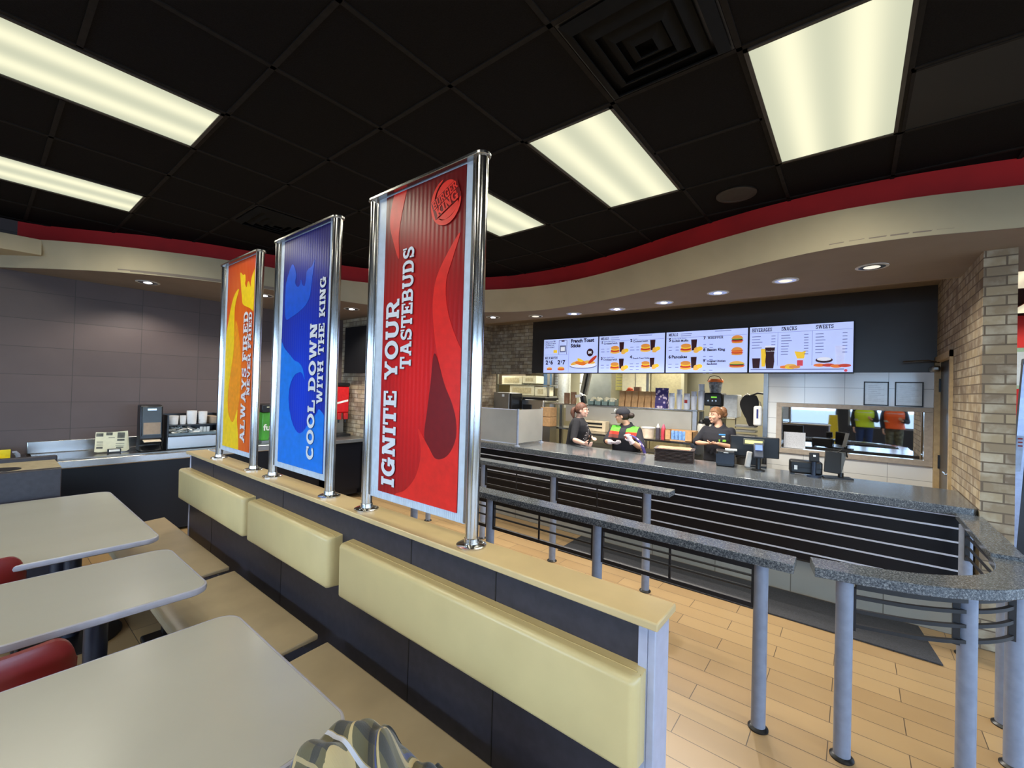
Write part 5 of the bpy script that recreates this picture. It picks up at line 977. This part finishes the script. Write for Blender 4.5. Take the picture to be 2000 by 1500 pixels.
t=thing('oven_box','beige toaster unit with dark slots behind the capped woman','toaster',(-3.55,6.95,1.0)); M().box(-3.92,6.7,1.001,-3.30,6.85,1.18).obj('housing',mat('beige_enamel',(206,190,160),.5,var=.04),t,bevel=.006); M().box(-3.88,6.69,1.12,-3.36,6.701,1.15).box(-3.88,6.69,1.065,-3.36,6.701,1.085).obj('slot',M_black,t)
# ---------------------------------------------------------------- people
M_eye=mat('eye_white',(222,218,212),.2,var=0); M_iris=mat('iris_dark',(48,34,26),.2,var=0)
def yawm(a): return Matrix.Rotation(a,3,'Z')
def finish(o,vox,it=3):
    r=o.modifiers.new('remesh','REMESH'); r.mode='VOXEL'; r.voxel_size=vox; r.use_smooth_shade=True
    s=o.modifiers.new('smooth','SMOOTH'); s.iterations=it; s.factor=.5
def hand(m,W,d,n,side,curl=.5,s=1.,fat=1.):
    """palm plus four unequal bent fingers and a thumb leaving the side of the palm"""
    W=Vector(W); d=Vector(d).normalized(); n=Vector(n); n=(n-d*n.dot(d)).normalized(); t=d.cross(n)*side
    m.rings([[W+d*(x*s)+t*(math.cos(2*PI*i/14)*w_*s*fat)+n*(math.sin(2*PI*i/14)*h*s*fat) for i in range(14)] for x,w_,h in ((-.01,.024,.019),(.02,.031,.016),(.055,.040,.015),(.085,.040,.013),(.095,.034,.010))])
    for k,(o,L,c) in enumerate(((.029,.066,curl*.85),(.010,.075,curl),(-.010,.070,curl*1.1),(-.029,.054,curl*1.2))):
        p=W+d*(.083*s)+t*(o*s); dd=d+t*(o*2.2); dd.normalize(); pts=[p-d*.015*s,p]
        a=0
        for f in (.42,.33,.25):
            a+=c*.75; q=(dd*math.cos(a)+n*math.sin(a)); p=p+q*(L*f*s); pts.append(p)
        m.tube(pts,[.0092*s*fat,.0090*s*fat,.0085*s*fat,.0078*s*fat,.0062*s*fat],10)
    p=W+d*(.022*s)+t*(.026*s); a=(d*.55+t*.75+n*.35).normalized(); b=(d*.85+t*.25+n*.45).normalized()
    m.tube([p-a*.01,p,p+a*.034*s,p+a*.034*s+b*.032*s],[.012*s*fat,.0125*s*fat,.0098*s*fat,.0076*s*fat],10)
def arm(m,S_,E_,W_,r,cut=None,inf=0.):
    S_,E_,W_=Vector(S_),Vector(E_),Vector(W_)
    P=[S_,S_.lerp(E_,.5),E_,E_.lerp(W_,.35),W_]; rad=[r*1.12+inf,r+inf,r*.84+inf,r*.80+inf,r*.54+inf]
    if cut=='short': P=P[:2]+[S_.lerp(E_,.92)]; rad=[r*1.15+inf,r*1.08+inf,r*1.08+inf]
    if cut=='elbow': P=P[:3]+[E_.lerp(W_,.12)]; rad=rad[:3]+[r*.86+inf]
    if cut=='long': P=P[:4]+[E_.lerp(W_,.93)]; rad=rad[:4]+[r*.68+inf]
    m.ell(P[0],(rad[0],)*3,n=14); m.tube(P,rad,14)
    if len(P)>2: m.ell(P[2],(rad[2],)*3,n=12)
def torso(m,Pv,Nk,yaw,w,inf=0.,z0=0,top=1.,vneck=0.):
    Pv,Nk=Vector(Pv),Vector(Nk); Y=yawm(yaw); rs=[]
    for f,rx,ry,dy in ((-.10,.150,.112,.01),(0,.168,.122,.01),(.22,.150,.108,.0),(.42,.150,.112,-.005),(.62,.162,.118,-.012),(.80,.162,.100,.0),(.90,.128,.076,.01),(.96,.082,.058,.012),(1.0,.052,.050,.012)):
        if f<z0 or f>top: continue
        c=Pv.lerp(Nk,f); q=[]
        for i in range(28):
            a=2*PI*i/28; ca,sa=math.cos(a),math.sin(a); k=(abs(ca)**2.6+abs(sa)**2.6)**(-1/2.6)
            p=Y@Vector((ca*k*(rx*w+inf),sa*k*(ry*w+inf)+dy,0)); 
            if f>.95 and vneck: p.z-=vneck*max(0,-sa)
            q.append(c+p)
        rs.append(q)
    m.rings(rs)
def head_parts(m,hc,Rm,s):
    hc=Vector(hc)
    def e(c,r): m.ell(hc+Rm@(Vector(c)*s),tuple(x*s for x in r),rot=Rm,n=14)
    e((0,.012,.022),(.074,.092,.098)); e((0,-.022,-.045),(.056,.064,.062)); e((0,-.060,-.088),(.024,.022,.018)); e((0,-.010,-.02),(.064,.078,.08))
    e((0,-.094,-.016),(.0135,.019,.013)); e((0,-.086,.008),(.0095,.014,.028)); e((-.012,-.088,-.020),(.008,.010,.007)); e((.012,-.088,-.020),(.008,.010,.007))
    for sx in (-1,1): e((.028*sx,-.073,.034),(.024,.014,.008)); e((.038*sx,-.060,-.024),(.024,.022,.024)); e((.075*sx,.010,-.006),(.009,.020,.030)); e((.074*sx,.004,.008),(.010,.016,.014))
    e((0,-.078,-.052),(.026,.012,.013))
def face(t,hc,Rm,s,lip,brow,smile=False):
    hc=Vector(hc)
    for sx in (-1,1):
        M().ell(hc+Rm@(Vector((.030*sx,-.0795,.014))*s),(.0105*s,.0090*s,.0058*s),rot=Rm,n=12).obj('eye',M_eye,t,smooth=True)
        M().ell(hc+Rm@(Vector((.030*sx,-.0872,.014))*s),(.0050*s,.0026*s,.0050*s),rot=Rm,n=12).obj('iris',M_iris,t,smooth=True)
        M().tube([hc+Rm@(Vector((sx*x,y,z))*s) for x,y,z in ((.014,-.0870,.033),(.030,-.0862,.038),(.044,-.0775,.033))],.0022*s,6).obj("eyebrow",brow,t,smooth=True)
    u=.008 if smile else 0
    M().tube([hc+Rm@(Vector(p)*s) for p in ((-.024,-.080,-.054+u),(-.010,-.0905,-.054),(0,-.0915,-.052),(.010,-.0905,-.054),(.024,-.080,-.054+u))],[.0025*s,.0045*s,.004*s,.0045*s,.0025*s],8).obj('lips',lip,t,smooth=True)
    if smile: M().tube([hc+Rm@(Vector(p)*s) for p in ((-.017,-.0865,-.058),(0,-.0925,-.0605),(.017,-.0865,-.058))],.0026*s,8).obj('teeth',M_eye,t,smooth=True)
def legs(m,Pv,yaw,feet,r=.085,zc=.09):
    Pv=Vector(Pv); Y=yawm(yaw)
    for sx,f in zip((-1,1),feet):
        h=Pv+Y@Vector((.085*sx,0,-.02)); f=Vector(f); k=h.lerp(f,.5)+Y@Vector((0,-.02,0)); m.tube([h+Vector((0,0,.05)),h,h.lerp(k,.5),k,k.lerp(f,.5),f],[r*1.05,r*1.08,r*.9,r*.68,r*.60,r*.50],16)
def person(label,base,Pv,Nk,byaw,hc,hyaw,hpitch,s,w,skin,arms,feet,group=None,hands=True):
    """arms: list of (shoulder, elbow, wrist, hand dir, palm normal, side, curl)"""
    t=thing('person',label,'person',base,group=group); Rm=yawm(hyaw)@Matrix.Rotation(hpitch,3,'X')
    b=M(); torso(b,Pv,Nk,byaw,w,inf=-.014); head_parts(b,hc,Rm,s); N_=Vector(Nk)
    b.tube([N_-Vector((0,0,.05)),N_+Vector((0,0,.02)),Vector(hc)+Rm@(Vector((0,.018,-.05))*s)],[.062,.052*s,.050*s],16)
    for a in arms:
        arm(b,a[0],a[1],a[2],.040*w); hand(b,a[2],a[3],a[4],a[5],a[6],s*.95)
    legs(b,Pv,byaw,feet)
    o=b.obj('body',skin,t,smooth=True); finish(o,.0052,2)
    return t,Rm
def cap_hair(t,hc,Rm,s,m_,front=.035,low=-.05):
    """hair shell hugging the skull, open over the face"""
    h=M(); hc=Vector(hc); rs=[]
    for k in range(15):
        th=PI*k/14; q=[]
        for i in range(30):
            a=2*PI*i/30; x=math.sin(th)*math.cos(a); y=math.sin(th)*math.sin(a); z=math.cos(th)
            fr=max(0,-y); zl=low+(front-low)*min(1,fr*1.9); r=1.0+.02*math.sin(17*a+3*k)
            p=Vector((x*.083*r,y*.100*r+.012,max(z*.108+.022,zl-.01*(1-fr))))
            if p.z<=zl-.0005: p.x*=.90; p.y=(p.y-.012)*.90+.012
            q.append(hc+Rm@(p*s))
        rs.append(q)
    h.rings(rs); h.obj('hair',m_,t,smooth=True)
SK1=mat('fair_skin',(222,176,156),.5,var=.04,scale=8); SK2=mat('light_skin',(216,166,138),.5,var=.04,scale=8)
LIP=mat('rose_lips',(176,96,92),.4,var=.02); H1=mat('auburn_brown_hair',(92,58,44),.6,var=.25,scale=60); H2=mat('dark_brown_hair',(44,32,28),.6,var=.25,scale=60); H3=mat('golden_brown_hair',(126,86,54),.6,var=.25,scale=60)
BR=mat('brow_brown',(72,50,40),.7); M_navy=mat('black_knit',(24,24,30),.9,var=.12,scale=90); M_polo=mat('black_polo',(30,31,40),.85,var=.08,scale=60); M_trs=mat('black_trousers',(18,18,20),.9)
# woman at left, seen from the side, leaning on the counter
hc=(-3.03,5.40,1.417); arms=[((-3.03,5.25,1.255),(-2.98,5.09,1.03),(-2.745,4.99,1.005),(.93,-.12,-.05),(.1,.9,.3),1,.95),((-3.13,5.57,1.25),(-3.00,5.60,1.03),(-2.86,5.40,1.04),(.7,-.6,.1),(0,0,-1),-1,.5)]
t,Rm=person('person with auburn ponytail and glasses in black cardigan, leaning on the counter at left',(-3.1,5.45,0),(-3.16,5.45,.84),(-3.07,5.41,1.31),R(112),hc,R(112),R(-2),.90,1.06,SK1,arms,[(-3.20,5.36,.07),(-3.20,5.54,.07)])
s=M(); torso(s,(-3.16,5.45,.84),(-3.07,5.41,1.31),R(112),1.06,.020,top=1.)
for a in arms: arm(s,a[0],a[1],a[2],.044,'elbow',.008)
o=s.obj('cardigan',M_navy,t,smooth=True); finish(o,.011,3)
k=N('floral_blouse'); v=k.n('TexVoronoi'); v.inputs['Scale'].default_value=42; k.l(k.pos(),v.inputs['Vector']); k.set('Base Color',k.ramp(v.outputs['Distance'],[(.0,(226,222,220)),(.22,(200,196,200)),(.30,(26,26,34)),(1,(24,24,30))])); k.set('Roughness',.8)
b=M(); b.rings([[Vector((-3.08+.150*math.cos(a+R(22))*f+dx,5.41+dy+.150*math.sin(a+R(22))*f,z)) for a in [R(-72+124*i/12) for i in range(13)]]+[Vector((-3.08+.115*math.cos(a+R(22))*f+dx,5.41+dy+.115*math.sin(a+R(22))*f,z)) for a in [R(52-124*i/12) for i in range(13)]] for z,f,dx,dy in ((.86,1.10,-.03,.03),(1.0,1.02,-.03,.02),(1.12,1.06,-.01,.01),(1.22,.92,-.01,0),(1.275,.55,.0,0))])
b.obj('blouse_front',k.m,t,smooth=True)
l=M(); legs(l,(-3.16,5.45,.84),R(112),[(-3.20,5.36,.07),(-3.20,5.54,.07)],.095); torso(l,(-3.16,5.45,.84),(-3.07,5.41,1.31),R(112),1.06,.006,top=.1,z0=-.2); o=l.obj('trousers',M_trs,t,smooth=True); finish(o,.012,3)
M().ell((-3.14,5.35,.04),(.13,.05,.04)).obj('shoe',M_black,t,smooth=True); M().ell((-3.14,5.55,.04),(.13,.05,.04)).obj('shoe',M_black,t,smooth=True)
cap_hair(t,hc,Rm,.90,H1,front=.050,low=-.035); face(t,hc,Rm,.90,LIP,BR)
q=Vector(hc); M().rings([[q+Rm@Vector((x+rx*math.cos(2*PI*i/14),y+rx*.8*math.sin(2*PI*i/14),z+.01*math.sin(5*i))) for i in range(14)] for x,y,z,rx in ((0,.075,.045,.018),(0,.105,.035,.036),(.0,.125,.0,.042),(.0,.135,-.045,.038),(0,.125,-.085,.026),(0,.12,-.11,.010))]).obj('ponytail',H1,t,smooth=True)
g=M()
for sx in (-1,1): g.tube([q+Rm@(Vector((.032*sx+.019*math.cos(a),-.098,.013+.014*math.sin(a)))*.9) for a in [2*PI*i/12 for i in range(13)]],.0017,6); g.tube([q+Rm@(Vector(p)*.9) for p in ((.052*sx,-.096,.018),(.074*sx,-.05,.016),(.078*sx,.01,.012))],.0017,6)
g.obj('glasses',M_black,t,smooth=True)
ph=M().obox((-2.66,4.97,1.075),(.014,.05,.14),(R(10),R(14),R(10))); tag(ph.obj('phone',M_black,bevel=.005),'black handset held upright by the woman leaning on the counter','phone')
# capped woman in the striped uniform
hc=(-2.415,5.40,1.375); Pv=(-2.37,5.46,.80); Nk=(-2.37,5.43,1.265)
arms=[((-2.53,5.42,1.195),(-2.585,5.30,1.03),(-2.445,5.14,1.045),(.95,-.2,-.05),(-.1,.35,.9),-1,.55),((-2.21,5.42,1.190),(-2.09,5.27,.99),(-2.165,5.12,1.085),(-.35,-.25,.85),(-.8,.3,-.2),1,1.1)]
t,Rm=person('person in black cap and green and red striped uniform, wearing gloves behind the counter',(-2.37,5.46,0),Pv,Nk,R(5),hc,R(-82),R(4),.92,1.10,SK2,arms,[(-2.47,5.46,.07),(-2.28,5.46,.07)])
k=N('striped_uniform'); sp=k.n('SeparateXYZ'); k.l(k.pos(),sp.inputs[0]); z=sp.outputs[2]; x=k.math('ABSOLUTE',k.math('ADD',sp.outputs[0],.0))
def between(o,a,b): return k.math('MULTIPLY',k.math('GREATER_THAN',o,a),k.math('LESS_THAN',o,b))
fx=between(x,.045,.185); c=k.mix(k.math('MULTIPLY',between(z,1.175,1.245),fx),(30,31,40),(96,196,58)); c=k.mix(k.math('MULTIPLY',between(z,1.135,1.176),fx),c,(206,52,34)); c=k.mix(k.math('MULTIPLY',between(z,1.09,1.136),fx),c,(112,52,44))
k.set('Base Color',c); k.set('Roughness',.85)
s=M(); torso(s,Pv,Nk,R(5),1.10,.020,top=1.,vneck=.035)
for a in arms: arm(s,a[0],a[1],a[2],.044,'short',.009)
o=s.obj('uniform_shirt',k.m,t,smooth=True); finish(o,.010,3)
M().rings([[Vector((-2.37+rx*math.cos(a),5.435+rx*.95*math.sin(a),z-.045*max(0,-math.sin(a)))) for a in [2*PI*i/24 for i in range(24)]] for rx,z in ((.100,1.235),(.074,1.290),(.062,1.298),(.066,1.24))],cap=False).obj('collar',M_polo,t,smooth=True)
l=M(); legs(l,Pv,R(5),[(-2.47,5.46,.07),(-2.28,5.46,.07)],.095); torso(l,Pv,Nk,R(5),1.1,.006,top=.1,z0=-.2); o=l.obj('trousers',M_trs,t,smooth=True); finish(o,.012,3)
for x_ in (-2.47,-2.28): M().ell((x_,5.40,.04),(.05,.13,.04)).obj('shoe',M_black,t,smooth=True)
for a in arms:
    g=M(); hand(g,a[2],a[3],a[4],a[5],a[6],.92,1.14); g.tube([Vector(a[2])-Vector(a[3]).normalized()*.035,Vector(a[2])+Vector(a[3]).normalized()*.01],[.034,.030],14); o=g.obj('glove',mat('pale_glove',(224,206,208),.35,var=.04),t,smooth=True); finish(o,.0042,1)
cap_hair(t,hc,Rm,.92,H2,front=.045,low=-.045); face(t,hc,Rm,.92,LIP,BR); q=Vector(hc)
M().ell(q+Rm@Vector((0,.115,.005)),(.042,.046,.040),rot=Rm).obj('hair_bun',H2,t,smooth=True); M().lathe(q+Rm@Vector((0,.085,.012)),[(.03,-.012),(.032,0),(.03,.012)],16).obj('hair_tie',mat('pale_tie',(214,190,176),.6),t,smooth=True)
cp=M(); rs=[]
for j in range(9):
    th=PI/2*j/8; rs.append([q+Rm@(Vector((.088*math.cos(th)*math.cos(a),.104*math.cos(th)*math.sin(a)+.010,.036+.088*math.sin(th)))*.95) for a in [2*PI*i/28 for i in range(28)]])
cp.rings(rs[:-1]+[[p for p in rs[-1]]]); co=cp.obj('cap_crown',M_polo,t,smooth=True)
bm_=M(); L1=[q+Rm@(Vector((.072*math.sin(a),-.075-.085*math.cos(a)**.8 if math.cos(a)>0 else -.075,.040-.004*math.cos(a)))*.95) for a in [R(-88+176*i/16) for i in range(17)]]; L2=[p+Rm@Vector((0,0,.006)) for p in L1]
bm_.add(L1+L2,[tuple(range(17)),tuple(range(17,34))]+[(i,i+1,18+i,17+i) for i in range(16)]+[(16,0,17,33)]); bm_.obj('cap_brim',M_polo,t)
M().obox(q+Rm@Vector((0.03,-.088,.082)),(.05,.012,.035),(R(-25),0,R(-70))).obj('cap_badge',M_white,t)
g=M()
for sx in (-1,1): g.tube([q+Rm@(Vector((.032*sx+.019*math.cos(a),-.098,.013+.014*math.sin(a)))*.92) for a in [2*PI*i/12 for i in range(13)]],.0017,6); g.tube([q+Rm@(Vector(p)*.92) for p in ((.052*sx,-.096,.018),(.080*sx,-.03,.016))],.0017,6)
g.obj('glasses',mat('pale_frames',(190,180,176),.3),t,smooth=True)
pts=[(-2.19,5.04,1.165),(-2.12,5.03,1.175),(-2.04,5.02,1.13),(-1.985,5.02,1.06),(-1.955,5.02,.99),(-1.945,5.02,.956)]
m=M(); m.rings([[Vector(p)+Vector((w_*c1,.0+.035*c2,w_*c1*.4)) for c1,c2 in ((-.5,-1),(.5,-1),(.5,1),(-.5,1))] for p,w_ in zip(pts,(.012,.016,.02,.026,.03,.03))]); tag(m.obj('folded_bag',M_pur,sub=2,smooth=True),'purple and white folded bag hanging from the gloved hand to the counter','bag')
# smiling woman in the black polo, further right
hc=(-1.395,5.98,1.425); Pv=(-1.36,6.02,.84); Nk=(-1.365,6.0,1.30)
arms=[((-1.515,6.0,1.232),(-1.625,5.95,1.055),(-1.46,5.80,1.075),(.85,-.35,.05),(.1,.1,1),-1,.35),((-1.215,6.0,1.232),(-1.165,5.94,1.035),(-1.32,5.79,1.085),(-.9,-.25,.0),(.1,.1,1),1,.45)]
t,Rm=person('person smiling in black polo with hands together behind the tray stack at right',(-1.36,6.02,0),Pv,Nk,R(-6),hc,R(-42),R(3),.90,1.0,SK2,arms,[(-1.45,6.02,.07),(-1.27,6.02,.07)])
s=M(); torso(s,Pv,Nk,R(-6),1.0,.020,top=1.,vneck=.04)
for a in arms: arm(s,a[0],a[1],a[2],.041,'short',.008)
o=s.obj('polo_shirt',M_polo,t,smooth=True); finish(o,.010,3)
M().rings([[Vector((-1.365+rx*math.cos(a),6.005+rx*.95*math.sin(a),z-.06*max(0,-math.sin(a)))) for a in [2*PI*i/24 for i in range(24)]] for rx,z in ((.098,1.270),(.072,1.328),(.060,1.336),(.064,1.28))],cap=False).obj('collar',M_polo,t,smooth=True)
l=M(); legs(l,Pv,R(-6),[(-1.45,6.02,.07),(-1.27,6.02,.07)],.09); torso(l,Pv,Nk,R(-6),1.0,.006,top=.12,z0=-.2); o=l.obj('trousers',M_trs,t,smooth=True); finish(o,.012,3)
for x_ in (-1.45,-1.27): M().ell((x_,5.96,.04),(.05,.13,.04)).obj('shoe',M_black,t,smooth=True)
M().obox((-1.29,5.868,1.195),(.075,.006,.016),(R(6),0,R(4))).obj('blue_name_strip',mat('sky_blue_badge',(86,160,226),.5),t); M().obox((-1.275,5.868,1.170),(.04,.006,.012),(R(6),0,R(4))).obj('white_badge',M_white,t); M().obox((-1.285,5.866,1.118),(.085,.008,.028),(R(4),0,R(8))).obj('green_panel',mat('lime_panel',(130,196,70),.7),t,bevel=.004)
cap_hair(t,hc,Rm,.90,H3,front=.058,low=-.04); face(t,hc,Rm,.90,LIP,BR,True); q=Vector(hc)
M().ell(q+Rm@Vector((.02,.092,.055)),(.050,.048,.058),rot=Rm).ell(q+Rm@Vector((.03,.105,.02)),(.036,.034,.05),rot=Rm).obj('curly_bun',H3,t,smooth=True); M().ell(q+Rm@Vector((0.02,.065,.09)),(.024,.016,.012),rot=Rm).obj('hair_tie',mat('pale_tie',(214,190,176),.6),t,smooth=True)
# two visitors in safety vests stand behind the viewer and show in the office window
def visitor(x,y,col,label,trouser):
    Pv=(x,y,.93); Nk=(x,y,1.46); hc=(x,y+.02,1.62)
    arms=[((x+.19,y,1.39),(x+.25,y+.05,1.12),(x+.14,y+.25,1.15),(-.4,.7,.3),(0,0,1),-1,.8),((x-.19,y,1.39),(x-.24,y,1.12),(x-.22,y+.12,.90),(0,.3,-1),(1,0,0),1,.6)]
    t,Rm=person(label,(x,y,0),Pv,Nk,PI,hc,PI,0,1.,1.12,SK2,arms,[(x+.11,y,.08),(x-.11,y,.08)])
    s=M(); torso(s,Pv,Nk,PI,1.12,.018,top=1.)
    for a in arms: arm(s,a[0],a[1],a[2],.054,'long',.012)
    o=s.obj('jacket',M_navy,t,smooth=True); finish(o,.014,3)
    v=M(); torso(v,Pv,Nk,PI,1.12,.034,top=.92); o=v.obj('safety_vest',col,t,smooth=True); finish(o,.012,3)
    for z in (1.10,1.28): 
        M().rings([[Vector((x+.214*(1-.0)*math.cos(a)*(abs(math.cos(a))**2.6+abs(math.sin(a))**2.6)**(-1/2.6),y+.158*math.sin(a)*(abs(math.cos(a))**2.6+abs(math.sin(a))**2.6)**(-1/2.6),zz)) for a in [2*PI*i/28 for i in range(28)]] for zz in (z,z+.05)],cap=False).obj('reflective_band',mat('reflective_silver',(214,216,214),.3,metal=.3),t,smooth=True)
    l=M(); legs(l,Pv,PI,[(x+.11,y,.08),(x-.11,y,.08)],.10); torso(l,Pv,Nk,PI,1.12,.006,top=.1,z0=-.2); o=l.obj('trousers',trouser,t,smooth=True); finish(o,.014,3)
    for dx in (-.11,.11): M().ell((x+dx,y+.05,.05),(.06,.15,.05)).obj('shoe',M_black,t,smooth=True)
    cap_hair(t,hc,Rm,1.,H2); face(t,hc,Rm,1.,LIP,BR)
visitor(.22,-1.88,mat('hi_vis_yellow',(206,232,40),.6,var=.03),'person in yellow safety vest, reflected in the office window',mat('blue_jeans',(40,58,98),.9))
visitor(.82,-1.90,mat('hi_vis_orange',(246,98,30),.6,var=.03),'person in orange safety vest, reflected at the right of the office window',mat('camo_trousers',(86,84,66),.9,var=.35,scale=14))
t=thing('floor_sign','tall yellow wet floor sign, reflected left of the yellow vest','floor sign',(-.45,-1.8,0)); M().prism([(-.16,0),(.16,0),(.09,1.22),(-.09,1.22)],-.02,.0,axis=1).xf(Matrix.Translation((-.45,-1.72,0))).obj('front_board',mat('safety_yellow',(232,204,36),.5),t,bevel=.004)
M().prism([(-.16,0),(.16,0),(.09,1.22),(-.09,1.22)],-.02,.0,axis=1).xf(Matrix.Translation((-.45,-1.98,0))).obj('rear_board',mat('safety_yellow',(232,204,36),.5),t,bevel=.004); M().box(-.53,-1.99,1.19,-.37,-1.73,1.22).obj('hinge',M_black,t)
